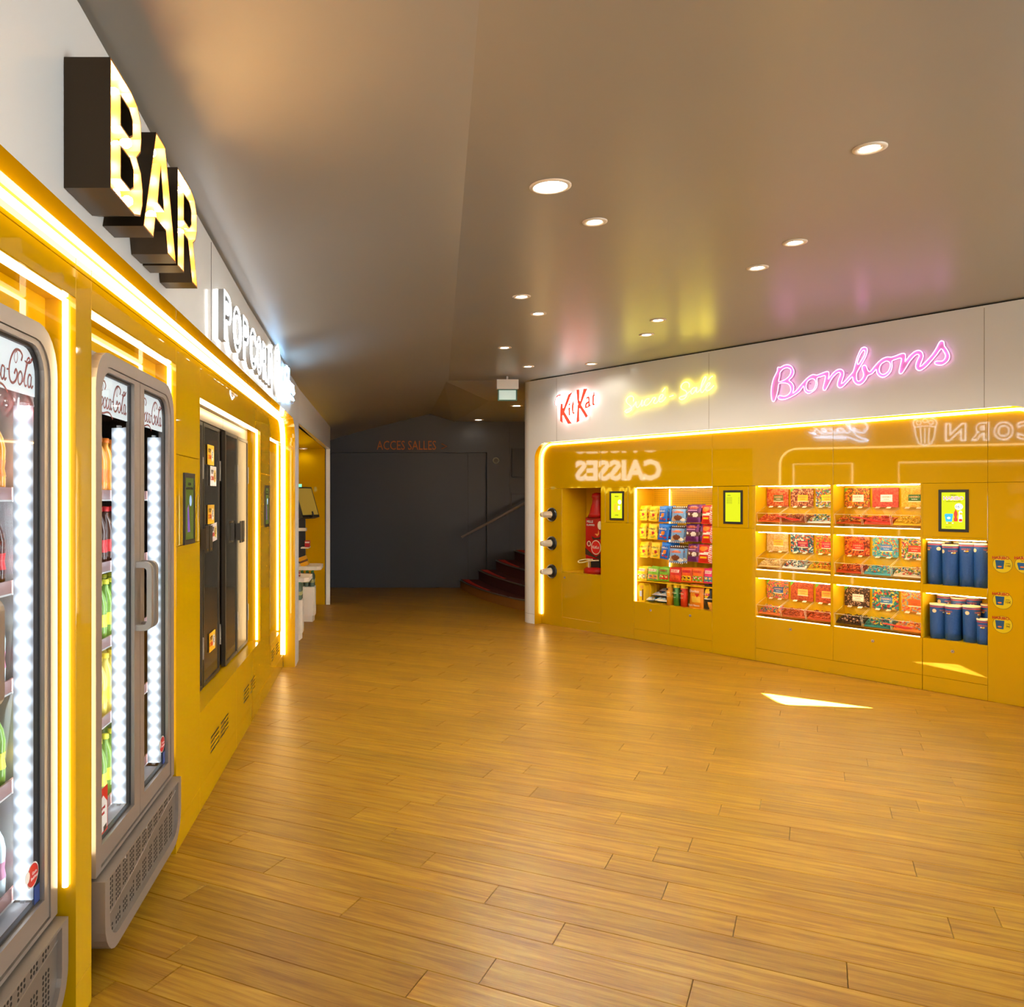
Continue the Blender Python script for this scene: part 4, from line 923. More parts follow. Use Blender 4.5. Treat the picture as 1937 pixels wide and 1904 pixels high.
def scoop(px0, px1, py0, py1, label):
    s0, z0 = sp(px0, py0, -.015); s1, z1 = sp(px1, py1, -.015); L_ = s1-s0
    o = empty('candy_scoop', label, 'scoop', FR @ T(s0, -.02, z0) @ Matrix.Rotation(math.atan2(z0-z1, L_), 4, 'Y'))
    m_ = mat('scoop_red', srgb(225, 60, 48), .3); h = MB(); h.tube([(0, 0, 0), (L_*.35, 0, -.002), (L_*.5, 0, -.006)], .006, m_, smoothn=2); put('handle', h, o)
    bw_ = MB(); vs6 = []; N6 = 8
    for i in range(N6+1):
        u = i/N6; x = L_*.42+L_*.58*u; r = .028*math.sin(PI*min(1, .15+u*.75))**.7
        for k in range(9):
            a = -PI+PI*k/8; vs6.append((x, r*math.cos(a)*.6, r*math.sin(a)*.75))
    bw_.add(vs6, [(i*9+k, i*9+k+1, (i+1)*9+k+1, (i+1)*9+k) for i in range(N6) for k in range(8)], m_, True); put('bowl', bw_, o)
scoop(1469, 1513, 975.5, 982, 'red scoop hanging across the front of the top left sweets cell')
scoop(1615, 1685, 977, 988, 'red scoop lying across the front of the top right sweets cell')
scoop(1671, 1727, 1178.5, 1187, 'red scoop lying at the front of the bottom right sweets cell')

# ================================================================== BLUE TUBS
TB = mat('tub_blue', srgb(22, 74, 142), .55, bump=(60, .5)); CR_ = C(244, 214, 165, .6); TR = C(176, 66, 66, .5)
def tub(px, top, bot, y, label, d=.118, logo=.3, badge=None, grp='blue paper tubs'):
    s = sx(px, y); z0, z1 = sz(px, bot, y), sz(px, top, y); cell = [q7 for q7 in DZ if q7[0]-.1 < z0 < q7[1]][0]; z0 = cell[0]+.001; h_ = min(z1, cell[1]-.022)-z0; r = d/2
    o = empty('paper_tub', label, 'tub', FR @ T(s, y, z0), grp)
    b_ = MB(); b_.lathe([(r*.93, .0), (r*.97, h_*.3), (r, h_*.93), (r, h_-.012)], TB, seg=36, cap=True, lift=lambda a: .012*max(0, math.cos(4*a+1))**3); put('body', b_, o)
    k = MB(); k.lathe([(r+.0006, h_-.026), (r+.0006, h_-.018)], TR, seg=36, cap=False); put('red_band', k, o)
    k = MB(); k.lathe([(r+.001, h_-.012), (r+.002, h_-.008), (r+.002, h_), (r-.004, h_), (r-.006, h_-.004), (0, h_-.004)], CR_, seg=36, cap=False); put('rim', k, o)
    va = PI*1.0
    def face(a, z, fn_):
        return fn_(a, z)
    if badge is not None:
        p = MB(); pts7 = []
        for q8 in range(18):
            t = 2*PI*q8/18; aa = -1.15+badge+.27*math.cos(t); pts7.append(((r+.001)*math.cos(aa), (r+.001)*math.sin(aa), h_-.055+.015*math.sin(t)))
        p.add(pts7, [tuple(range(18))], CR_); put('badge', p, o)
    la = logo_a(logo)
    tm = text_mesh('HARIBO', .018, C(226, 110, 60), .0003)
    for v in tm.vertices:
        a = la+v.co.x/r; zz_ = h_-.05+v.co.y; rr_ = r+.0012+v.co.z; v.co = (rr_*math.cos(a), rr_*math.sin(a), zz_)
    put('lettering', tm, o)
    e = MB()
    for (da, dz, c_) in ((-.12, -.064, C(240, 235, 220)), (.06, -.066, C(245, 195, 40)), (.22, -.064, C(245, 195, 40)), (-.02, -.07, C(60, 30, 20))):
        pts7 = [((r+.0012)*math.cos(la+da+.12*math.cos(2*PI*q8/8)), (r+.0012)*math.sin(la+da+.12*math.cos(2*PI*q8/8)), h_+dz+.006*math.sin(2*PI*q8/8)) for q8 in range(8)]
        e.add(pts7, [tuple(range(8))], c_)
    put('emblem', e, o)
def logo_a(l): return -1.15+l
tub(1770.6, 1021, 1103.5, .085, 'tall blue tub at the left of the upper cell, cream badge on its front', logo=-1.1, badge=0.3)
tub(1799, 1029.5, 1106, .065, 'second blue tub of the upper cell front row, slightly lower than its neighbours', logo=0.2, badge=-1.1)
tub(1831.3, 1026, 1108, .085, 'third blue tub of the upper cell front row', logo=-0.3)
tub(1858.5, 1026.5, 1111, .09, 'blue tub at the right end of the upper cell front row', logo=0.6, badge=-1.0)
tub(1783, 1017, 1100, .225, 'blue tub in the upper cell behind the two left ones', logo=.1); tub(1820, 1020, 1100, .225, 'blue tub in the upper cell behind the gap of the middle pair', logo=.1); tub(1856, 1020, 1100, .225, 'blue tub in the upper cell behind the right end one', logo=.1)
tub(1775, 1141, 1205, .08, 'front left blue tub of the lower cell with a cream badge', logo=0.7, badge=-0.5); tub(1803.5, 1144, 1210, .08, 'second blue tub of the lower cell front row with a bar code', logo=-0.7)
tub(1838, 1145, 1215, .08, 'third blue tub of the lower cell front row', logo=0.85, badge=-0.55); tub(1863, 1170, 1219, .055, 'short blue tub at the right edge of the lower cell', d=.105, logo=-0.4)
tub(1788, 1124, 1200, .22, 'blue tub at the back left of the lower cell, rim just under the light', logo=0.45, badge=-0.8); tub(1815, 1129, 1200, .2, 'blue tub in the back row of the lower cell between the two left front ones', logo=0.1)
tub(1841, 1124, 1200, .235, 'blue tub at the back right of the lower cell', logo=-0.2); tub(1870, 1142, 1203, .2, 'blue tub half hidden at the right back corner of the lower cell', d=.1, logo=-.9)
# ---- round price stickers
for (px, py, kind, price, lb) in ((1896.5, 1067, 0, '14€', 'topmost round yellow price sticker in the left column, reading 14 euros'), (1939, 1068, 1, '16€', 'round yellow price sticker at the right edge of the photo showing a blue bucket'),
                              (1896.5, 1135.5, 0, '10€', 'middle round yellow price sticker reading 10 euros'), (1896.5, 1181, 0, '9€', 'lowest round yellow price sticker reading 9 euros')):
    s, z = sp(px, py, 0); r = .0655; o = empty('price_sticker', lb, 'sticker', FR @ T(s, -.0006, z), 'round price stickers')
    put('ring', poly_mesh(ell(0, 0, r, r, 36), [ell(0, 0, r-.0022, r-.0022, 36)], C(60, 50, 10), .0004, 'ring'), o)
    put('disc', poly_mesh(ell(0, 0, r-.002, r-.002, 36), [], C(214, 186, 10), .0003, 'disc'), o)
    text('HARIBO', .031, C(176, 20, 20), o, -.012, -.0012, .047, off=.0008)
    if not kind: put('tub_print', poly_mesh([(-.048, .03), (.012, .03), (.006, -.035), (-.04, -.035)], [], C(10, 74, 120), .0003, 'tub_print'), o, T(0, -.0008, 0)); text(price, .024, C(80, 60, 10), o, .037, -.0012, -.012); text('LE SEAU', .008, C(80, 60, 10), o, .036, -.0012, .008)
    else: put('tub_print', poly_mesh([(-.05, .008), (-.045, .014), (.03, .014), (.036, .008), (.025, -.04), (-.038, -.04)], [], C(20, 84, 140), .0003, 'tub_print'), o, T(0, -.0008, 0)); text('MENU', .011, C(80, 60, 10), o, -.01, -.0012, .026)
    put('emblem', poly_mesh(ell(-.018, -.018, .014, .006, 12), [], C(220, 120, 50), .0002, 'emblem'), o, T(0, -.0014, 0))

# ================================================================== LEFT WALL SIGNS
def off_poly(pts, d):
    n = len(pts); ar = sum(pts[i][0]*pts[(i+1) % n][1]-pts[(i+1) % n][0]*pts[i][1] for i in range(n)); sg = 1 if ar > 0 else -1
    out = []
    for i in range(n):
        p0, p1, p2 = Vector(pts[i-1]), Vector(pts[i]), Vector(pts[(i+1) % n]); e1 = (p1-p0).normalized(); e2 = (p2-p1).normalized()
        n1 = Vector((-e1.y, e1.x))*sg; n2 = Vector((-e2.y, e2.x))*sg; m_ = (n1+n2); m_ = m_/max(.3, (1+n1.dot(n2)))
        out.append(tuple(p1+m_*d))
    return out
BARO = mat('letter_shell_bronze', (.045, .028, .014), .32, .6); BARI = mat('letter_liner_gold', (.34, .14, .03), .35); BARF = mat('letter_face_cream', (.22, .095, .018), .4)
bars = empty('marquee_sign', 'large bulb-lit sign reading BAR with dark bronze letter boxes', 'sign', FL)
LET = {'B': ([(0,0),(0,1),(.62,1),(.82,.96),(.94,.86),(.96,.72),(.93,.60),(.80,.51),(.94,.43),(1,.30),(1,.17),(.92,.05),(.72,0)], [[(.3,.6),(.3,.82),(.55,.82),(.65,.77),(.65,.65),(.55,.6)], [(.3,.18),(.3,.42),(.58,.42),(.68,.37),(.68,.23),(.58,.18)]],
            [(.14,.9),(.14,.66),(.14,.5),(.14,.3),(.14,.1),(.42,.9),(.78,.84),(.8,.64),(.5,.5),(.84,.36),(.84,.16),(.45,.09),(.66,.09)]),
       'A': ([(0,0),(.36,1),(.64,1),(1,0),(.72,0),(.66,.2),(.34,.2),(.28,0)], [[(.41,.38),(.5,.75),(.59,.38)]], [(.5,.88),(.38,.7),(.62,.7),(.3,.48),(.7,.48),(.22,.28),(.5,.29),(.78,.28),(.13,.08),(.87,.08)]),
       'R': ([(0,0),(0,1),(.62,1),(.84,.95),(.96,.82),(.96,.62),(.88,.5),(.76,.44),(1,0),(.72,0),(.5,.4),(.3,.4),(.3,0)], [[(.3,.56),(.3,.82),(.56,.82),(.66,.77),(.66,.62),(.56,.56)]], [(.14,.9),(.14,.68),(.14,.46),(.14,.26),(.14,.08),(.42,.9),(.76,.86),(.8,.66),(.5,.48),(.7,.28),(.84,.08)])}
YF = -.226
for ch, x0, x1 in (('B', 2.08, 2.364), ('A', 2.37, 2.75), ('R', 2.772, 3.075)):
    out, hs, bl = LET[ch]; zz0, hh = 2.314, .322; ww = x1-x0; tr = lambda p: (x0+p[0]*ww, zz0+p[1]*hh)
    lo = MB()
    for k, pl in enumerate([out]+hs):
        A_ = [tr(p) for p in pl]; B_ = off_poly(A_, .005 if k == 0 else -.005); n = len(A_)
        for P_, m_, y0_, y1_ in ((A_, BARO, YF, -.112), (B_, BARI, YF, -.165)):
            lo.add([(p[0], y0_, p[1]) for p in P_]+[(p[0], y1_, p[1]) for p in P_], [(i, (i+1) % n, n+(i+1) % n, n+i) for i in range(n)], m_)
        lo.add([(p[0], YF, p[1]) for p in A_]+[(p[0], YF, p[1]) for p in B_], [(i, (i+1) % n, n+(i+1) % n, n+i) for i in range(n)], BARI)
    let = put('letter_shell', lo, bars)
    put('letter_face', poly_mesh(off_poly([tr(p) for p in out], .003), [off_poly([tr(p) for p in h_], -.003) for h_ in hs], BARF, .001, 'letter_face'), let, T(0, -.163, 0))
    for p in bl:
        c = tr(p); bb = MB(); bb.lathe([(0, -.030), (.009, -.027), (.0145, -.018), (.0145, -.010), (.008, 0), (.0, 0)], BULB, axis='y', seg=10, cap=False); put('bulb', bb, let, T(c[0], -.182, c[1]))
# POPCORN
LBODY = mat('letter_white_body', (.5, .48, .46), .35); LGREY = mat('letter_face_grey', (.07, .072, .08), .4)
pop = empty('channel_letter_sign', 'white outlined letter sign reading POPCORN with a popcorn bucket at its end', 'sign', FL)
def fit_text(ch, x0, x1, z0, z1, m, ext, off=0, bevel=0, fill=True):
    me = text_mesh(ch, 1, m, ext, 'LEFT', off, bevel, fill, res=5); vs8 = me.vertices
    a = min(v.co.x for v in vs8); b3 = max(v.co.x for v in vs8); c = min(v.co.y for v in vs8); d = max(v.co.y for v in vs8)
    for v in vs8: v.co = (x0+(v.co.x-a)/(b3-a)*(x1-x0), v.co.z*(.12 if bevel else 1), z0+(v.co.y-c)/(d-c)*(z1-z0))
    return me
for ch, x0, x1 in (('P', 4.0, 4.20), ('O', 4.25, 4.50), ('P', 4.56, 4.75), ('C', 4.80, 5.02), ('O', 5.06, 5.27), ('R', 5.32, 5.52), ('N', 5.57, 5.80)):
    me = fit_text(ch, x0, x1, 2.305, 2.542, LGREY, .001, off=.055); let = put('letter', me, pop, T(0, -.150, 0))
    put('letter_side', fit_text(ch, x0, x1, 2.305, 2.542, LBODY, .012, off=.055, bevel=.0), let, T(0, .0135, 0))
    put('back_plate', fit_text(ch, x0, x1, 2.305, 2.542, WBACK, .004, off=.055), let, T(0, .032, 0))
    for of, sh_ in ((.045, 0), (.012, .01)):
        me2 = fit_text(ch, x0+sh_, x1-sh_, 2.305+sh_, 2.542-sh_, WNEON, 0, off=of, bevel=.014 if of > .02 else .011, fill=False)
        put('outline_tube', me2, let, T(0, -.003, 0))
bk = [(5.955, 2.285), (6.10, 2.285), (6.145, 2.50), (6.165, 2.56), (6.13, 2.61), (6.08, 2.63), (6.03, 2.648), (5.97, 2.625), (5.92, 2.60), (5.895, 2.55), (5.91, 2.50)]
bo = put('popcorn_bucket', poly_mesh(bk, [], LBODY, .012, 'popcorn_bucket'), pop, T(0, -.148, 0))
put('bucket_back_plate', poly_mesh(bk, [], WBACK, .004, 'bucket_back'), bo, T(0, .030, 0))
mb = MB(); mb.tube([(a, -.014, b3) for a, b3 in bk], .0055, WNEON, seg=6, closed=True, smoothn=2, flat=.3)
for xx in (5.99, 6.03, 6.07): mb.tube([(xx, -.014, 2.29), (xx+(xx-6.03)*.25, -.014, 2.49)], .005, WNEON, seg=6)
mb.tube([(5.91, -.014, 2.50), (6.03, -.014, 2.515), (6.145, -.014, 2.50)], .005, WNEON, seg=6, smoothn=3)
for cx, cz in ((5.96, 2.56), (6.03, 2.585), (6.10, 2.56)): mb.tube([(cx+.028*math.cos(t*PI/5), -.014, cz+.028*math.sin(t*PI/5)) for t in range(10)], .0045, WNEON, seg=6, closed=True)
put('bucket_outline', mb, bo)
# Glaces
gl = empty('neon_sign', 'blue-white script neon sign reading Glaces at the far end of the left fascia', 'sign', FL)
GS = [[(.24,.86),(.17,.98),(.07,.9),(.02,.7),(.04,.5),(.12,.42),(.2,.52),(.24,.68),(.22,.4),(.14,.2),(.05,.12)], [(.24,.5),(.33,.72),(.37,.95),(.33,.98),(.30,.8),(.30,.5),(.35,.42),(.40,.5)],
      [(.50,.62),(.44,.66),(.40,.55),(.43,.44),(.49,.5),(.51,.64),(.51,.48),(.55,.44),(.58,.52)], [(.67,.62),(.62,.66),(.58,.55),(.61,.43),(.67,.46),(.70,.52)], [(.70,.52),(.76,.57),(.76,.66),(.71,.65),(.70,.52),(.74,.43),(.80,.5),(.86,.68),(.88,.55),(.92,.45),(.86,.42),(.98,.5)],
      [(.05,.12),(.0,.04),(.14,.02),(.34,.22),(.6,.28),(.9,.26),(.6,.20),(.36,.16)]]
for pts in GS:
    mb = MB(); mb.tube([(6.68+p[0]*.74, -.142, 2.33+p[1]*.29) for p in pts], .0075, BNEON, seg=6, smoothn=4); put('neon_tube', mb, gl)
gp = MB(); gp.tube([(6.68+p[0]*.74, -.128, 2.33+p[1]*.29) for p in [(-.02,.5),(.1,1.0),(.4,1.02),(.6,.75),(1.02,.7),(1.02,.2),(.5,.1),(.2,-.03),(-.03,.1)]], .002, mat('clear_edge', (.6, .75, .9), .2), seg=4, closed=True, smoothn=3); put('backing_edge', gp, gl)

# ================================================================== COOLERS
LIQ = {'cola': mat('cola_bottle', (.06, .02, .01), .12), 'orange': mat('orange_bottle', (.75, .28, .03), .12), 'green': mat('green_bottle', (.18, .32, .05), .12), 'water': mat('water_bottle', (.55, .66, .68), .08), 'lemon': mat('lemon_bottle', (.75, .6, .12), .12)}
PLBL = {'cola': C(190, 25, 25), 'orange': C(235, 120, 20), 'green': C(225, 215, 60), 'water': C(190, 120, 150), 'lemon': C(240, 210, 60)}
BOT = {}
def bottle_proto(kind):
    o = bpy.data.objects.new('drink_bottle', MB().mesh('x')) if False else bpy.data.objects.new('drink_bottle', None)
    o.empty_display_size = .05; COL.objects.link(o)
    b_ = MB(); b_.lathe([(.026, 0), (.031, .006), (.032, .06), (.028, .085), (.031, .11), (.032, .14), (.026, .17), (.013, .198), (.012, .212)], LIQ[kind], seg=12, cap=True); put('body', b_, o)
    l = MB(); l.lathe([(.0325, .062), (.0288, .085), (.0316, .108)], PLBL[kind], seg=12, cap=False); put('label', l, o)
    c = MB(); c.lathe([(.0145, .212), (.0145, .229), (0, .230)], PLBL[kind] if kind != 'water' else C(60, 70, 160), seg=10, cap=False); put('cap', c, o)
    return o
COLA = None
def script_cola(parent, x, y, z, m, sc=1.0):
    """hand-drawn flowing script, about 0.30 wide"""
    st = [([(46,50),(52,60),(44,70),(28,68),(12,50),(4,26),(8,6),(20,1),(32,10),(36,22),(30,28),(24,18)], 2.3), ([(34,66),(26,60),(24,50),(30,44),(36,54),(34,66)], 1.0),
          ([(46,28),(39,20),(38,8),(43,1),(51,6),(54,18),(50,28),(46,28)], 2.0), ([(68,26),(62,30),(57,20),(56,8),(60,1),(67,5),(71,12)], 2.0),
          ([(84,27),(77,28),(73,18),(73,6),(77,1),(83,8),(86,26),(84,10),(86,1),(91,6)], 2.0), ([(93,24),(98,25)], 1.8),
          ([(146,52),(150,64),(138,72),(122,68),(108,50),(101,26),(104,6),(114,0),(126,8),(131,22),(126,30),(120,20)], 2.5), ([(130,68),(122,62),(120,50),(126,43),(132,54),(130,68)], 1.0),
          ([(141,28),(135,20),(134,8),(139,1),(147,6),(150,18),(146,28),(141,28)], 2.1), ([(152,8),(162,34),(168,56),(176,64),(180,58),(172,52),(162,30),(158,10),(161,1),(166,4)], 1.9),
          ([(184,60),(190,66),(184,56),(172,52),(160,54)], 1.8), ([(184,27),(177,28),(172,18),(172,6),(176,1),(183,8),(186,26),(184,10),(186,1),(192,7)], 2.1),
          ([(10,-6),(30,-14),(60,-8),(80,-10),(96,-22)], 2.2)]
    mb = MB()
    for pts, wd in st:
        mb.tube([(x+(p[0]-96)*.00135*sc, y, z+p[1]*.00105*sc) for p in pts], wd*.00115*sc, m, seg=6, flat=.25, smoothn=4)
    return put('script_lettering', mb, parent)
def make_cooler(M, label, first=True):
    o = empty('drinks_cooler', label, 'drinks cooler', M)
    W = 1.01; zb_, zt_ = .355, 2.03
    body = MB()
    body.box(0, .03, .03, .62, .1, zt_-.002, ALU); body.box(W-.03, W, .03, .62, .1, zt_-.002, ALU); body.box(0.03, W-.03, .03, .62, zt_-.03, zt_-.002, ALU); body.box(.03, W-.03, .60, .62, .1, zt_-.03, ALU); body.box(.03, W-.03, .05, .6, .1, .36, BLACK)
    for fx in (.08, W-.08):
        for fy in (.1, .55): body.lathe([(.02, 0.0), (.02, .1)], BLACK, c=(fx, fy, 0), seg=12)
    put('cabinet_body', body, o)
    ins = MB(); LW = mat('cooler_liner', (.72, .74, .76), .4); y1 = .59
    ins.add([(.03, .05, .40), (W-.03, .05, .40), (W-.03, y1, .40), (.03, y1, .40), (.03, .05, 1.985), (W-.03, .05, 1.985), (W-.03, y1, 1.985), (.03, y1, 1.985)], [(0, 1, 2, 3), (7, 6, 5, 4), (0, 3, 7, 4), (2, 1, 5, 6), (3, 2, 6, 7)], LW); put('liner', ins, o)
    # outer front frame, rounded at the top
    oc = rrect(0, W, zb_, zt_, .13, 6, (1, 1, 0, 0)); ic = rrect(.05, W-.05, zb_+.0, zt_-.045, .10, 6, (1, 1, 0, 0))
    # straight bottoms
    oc = [p if p[1] > zb_+.2 else (p[0], zb_) for p in oc]; ic = [p if p[1] > zb_+.2 else (p[0], zb_+.012) for p in ic]
    oc = [((W if p[0] > .5 else 0), p[1]) if p[1] == zb_ else p for p in oc]; ic = [((W-.05 if p[0] > .5 else .05), p[1]) if p[1] == zb_+.012 else p for p in ic]
    put('front_frame', ring_mb(oc, ic, -.004, .05, ALU), o)
    for di, (dx0, dx1, g0, g1) in enumerate(((.052, .503, .069, .432), (.507, W-.052, .561, .926))):
        r = .095; cor = (0, 1, 0, 0) if di == 0 else (1, 0, 0, 0)
        def cl(x0_, x1_, z0_, z1_, r_):
            pts = []
            for (cx, cz, a0_, on) in ((x1_-r_, z1_-r_, 0, cor[0]), (x0_+r_, z1_-r_, 90, cor[1])):
                if on:
                    for k in range(7): a = math.radians(a0_+90*k/6); pts.append((cx+r_*math.cos(a), cz+r_*math.sin(a)))
                else: pts += [(x1_ if a0_ == 0 else x0_, z1_)]*1
            return pts+[(x0_, z0_), (x1_, z0_)]
        A_ = cl(dx0, dx1, .372, zt_-.047, r); B_ = cl(g0, g1, .432, zt_-.062, r-.012); G_ = cl(g0-.0, g1, .432, zt_-.062, r-.012)
        d = put('door', ring_mb(A_, B_, 0, .03, ALU), o)
        C_ = cl(g0+.008, g1-.008, .44, zt_-.07, r-.02); put('gasket', ring_mb(B_, C_, .0135, .028, GASKET), d)
        gm_ = MB(); gm_.add([(p[0], .015, p[1]) for p in B_], [tuple(range(len(B_)))], GLASS); put('glass', gm_, d)
        # handle
        hx = .462 if di == 0 else .532; hm = MB()
        for zz in (1.067, 1.316): pass
        ro = lambda a, b_, c_, d_, r_: rrect(a, b_, c_, d_, r_, 4)
        hm = ring_mb(ro(-.03, .058, 1.064, 1.318, .028), ro(-.018, .040, 1.086, 1.296, .014), -.013, .013, ALU); put('handle', hm, d, T(hx, 0, 0) @ RZ(-PI/2))
        # header panel with script behind the glass
        hp = MB(); hx0, hx1 = g0+.004, g1-.004
        pts = [p for p in cl(hx0, hx1, 1.832, zt_-.068, r-.022)]
        hp.prism(pts, .024, .028, mat('backlit_header', (.55, .6, .62), .5, emit=(.60, .68, .72), es=.62)); hd = put('header_sign', hp, d)
        script_cola(hd, (g0+g1)/2, .0225, 1.852, C(165, 70, 65), 1.22)
        if di == 1:
            st = MB(); st.prism(ell(.875, .525, .040, .034, 18), .0125, .0130, C(240, 235, 230)); st.prism(ell(.875, .525, .036, .030, 18), .0118, .0125, C(200, 25, 30)); st.prism(ell(.838, .532, .016, .016, 12), .011, .0118, C(240, 235, 230)); put('sticker', st, d)
            text('Geste\nfraicheur', .013, C(245, 225, 225), d, .885, .0113, .523, name='sticker_text')
            s3 = MB(); s3.prism([(.885, .438), (.922, .438), (.922, .485), (.885, .485)], .012, .0128, C(20, 60, 130)); put('blue_sticker', s3, d)
        else:
            s3 = MB(); s3.prism([(.072, .45), (.165, .45), (.165, .60), (.072, .60)], .0122, .013, C(205, 30, 30)); s3.prism([(.076, .455), (.158, .462), (.158, .545), (.12, .575), (.076, .560)], .0115, .0122, C(238, 236, 232)); s3.prism([(.12, .455), (.15, .458), (.15, .475), (.12, .472)], .011, .0115, C(40, 40, 40)); put('poster_sticker', s3, d)
            text('Servez\nvous', .018, C(200, 30, 30), d, .112, .0108, .528, name='sticker_text')
    # lower housing, rounded lower corners, perforated grille
    hz0, hz1 = .085, .345; oc = rrect(-.003, W+.003, hz0, hz1, .13, 6, (0, 0, 1, 1)); 
    oc = [((W+.003 if p[0] > .5 else -.003), hz1) if p[1] > hz1-.131 and (abs(p[1]-(hz1-.13+.13)) < 1e-6 or p[1] > hz1-.01) else p for p in oc]
    def hou(x0_, x1_, z0_, z1_, r_): 
        pts = [(x1_, z1_), (x0_, z1_)]
        for cx, a0_ in ((x0_+r_, 180), (x1_-r_, 270)):
            for k in range(7): a = math.radians(a0_+90*k/6); pts.append((cx+r_*math.cos(a), z0_+r_+r_*math.sin(a)))
        return pts
    O_ = hou(-.003, W+.003, hz0, hz1, .13); In = hou(.045, W-.045, hz0+.042, hz1-.0, .09); In = [(p[0], min(p[1], hz1-.008)) for p in In]
    hb = ring_mb(O_, In, -.034, .03, ALU); hb.prism(In, -.020, -.012, ALUD); Bk = hou(.01, W-.01, hz0+.03, hz1-.01, .11); hb.prism(Bk, .02, .5, ALUD)
    ho = put('grille_housing', hb, o)
    gh = MB(); hole_ = mat('grille_hole', (.006, .006, .007), .7)
    def wave(x): return .235+.055*math.tanh((x-.52)*4.2)+.012*math.sin(x*6)
    for gI in range(11):
        for cI in range(3):
            x = .075+gI*.079+cI*.0185
            for rI in range(13):
                z = hz0+.058+rI*.0155
                ww = wave(x)
                if abs(z-ww) < .022: continue
                if z > hz1-.02 or x > W-.07: continue
                if z < hz0+.075 and (x < .09 or x > W-.10): continue
                gh.prism(ell(x, z, .0056, .0056, 8), -.0206, -.0201, hole_)
    tag(put('grille_holes', gh, ho), kind='stuff')
    wv = MB(); pts = [(.045+k*.0307, -.021, wave(.045+k*.0307)+.018) for k in range(31)]; pts = [p for p in pts if p[2] < hz1-.01]; wv.tube(pts, .0022, ALU, seg=5); put('wave_edge', wv, ho)
    for bx_ in (.24, .50): 
        k = MB(); k.lathe([(.007, -.034+.008), (.007, -.022), (0, -.028)][::-1], C(200, 200, 200), axis='y', cap=False, seg=10, c=(bx_, 0, .325)); put('screw', k, ho)
    # led bars
    for lx, nm in ((.075, 'a'), (.465, 'b'), (.545, 'c'), (.945, 'd')):
        lb_ = MB(); lb_.box(lx-.012, lx+.012, .060, .072, .42, 1.82, LW); bar_ = put('led_bar', lb_, o)
        dts = MB()
        for k in range(34): dts.lathe([(.0, -.004), (.006, -.003), (.0085, 0)], LEDC, c=(lx-.0, .060, .45+k*.0395), axis='y', seg=8, cap=False)
        dts.box(lx-.0135, lx-.012, .030, .090, .43, 1.81, DIFF)
        dts.box(lx-.010, lx+.010, .0725, .0735, .43, 1.79, mat('rear_fill_glow', (1, 1, 1), .5, emit=(.88, .95, 1), es=9))  # glowing strip added behind the bar to brighten bottles and liner
        tag(put('led_diodes', dts, bar_), kind='stuff')
    SH = [.43, .735, 1.015, 1.29, 1.55]
    for zz in SH:
        s_ = MB(); s_.box(.035, W-.035, .10, .575, zz-.006, zz, mat('shelf_white', (.7, .7, .7), .4)); s_.box(.035, W-.035, .094, .10, zz-.008, zz+.032, mat('price_rail', (.48, .24, .21), .35)); s_.box(.035, W-.035, .0925, .094, zz-.008, zz-.003, C(230, 225, 220)); put('shelf', s_, o)
    return o, SH
kinds = ['green', 'cola', 'lemon', 'water', 'orange']
cool2, SH = make_cooler(FL @ T(2.66, .008, 0), 'grey double door bottle cooler in the second niche, beyond the yellow pilaster')
cool1, _ = make_cooler(FL @ T(1.43, .045, 0), 'grey bottle cooler nearest the camera, cut by the left edge of the photo')
snm = ['bottom', 'second', 'third', 'fourth', 'top']
desc = {'green': 'green', 'cola': 'dark cola', 'lemon': 'yellow lemonade', 'water': 'clear water', 'orange': 'orange'}
for ci, (xo, yo, xs, kk2, cn) in enumerate(((2.66, .008, range(0, 12), ['green', 'lemon', 'green', 'cola', 'orange'], 'second bottle cooler'), (1.43, .045, range(7, 12), ['water', 'green', 'water', 'cola', 'orange'], 'nearest bottle cooler'))):
    for si, zz in enumerate(SH):
        kd = kk2[si]; first = None
        for i in xs:
            for r in range(3 if ci == 0 else 3):
                x = .085+i*.077; y = .145+r*.082
                M = FL @ T(xo+x, yo+y, zz)
                if first is None:
                    first = bottle_proto(kd); ob2 = first; ob2.matrix_world = M
                else: ob2 = copy_tree(first, None, M)
                tag(ob2, '%s bottle, %s from the left in the %s row, %s shelf, %s cooler' % (desc[kd], ('first', 'second', 'third', 'fourth', 'fifth', 'sixth', 'seventh', 'eighth', 'ninth', 'tenth', 'eleventh', 'twelfth')[i], ('front', 'middle', 'back')[r], snm[si], ('second', 'nearest')[ci]), 'bottle', '%s bottles on the %s shelf of the %s' % (desc[kd], snm[si], cn))

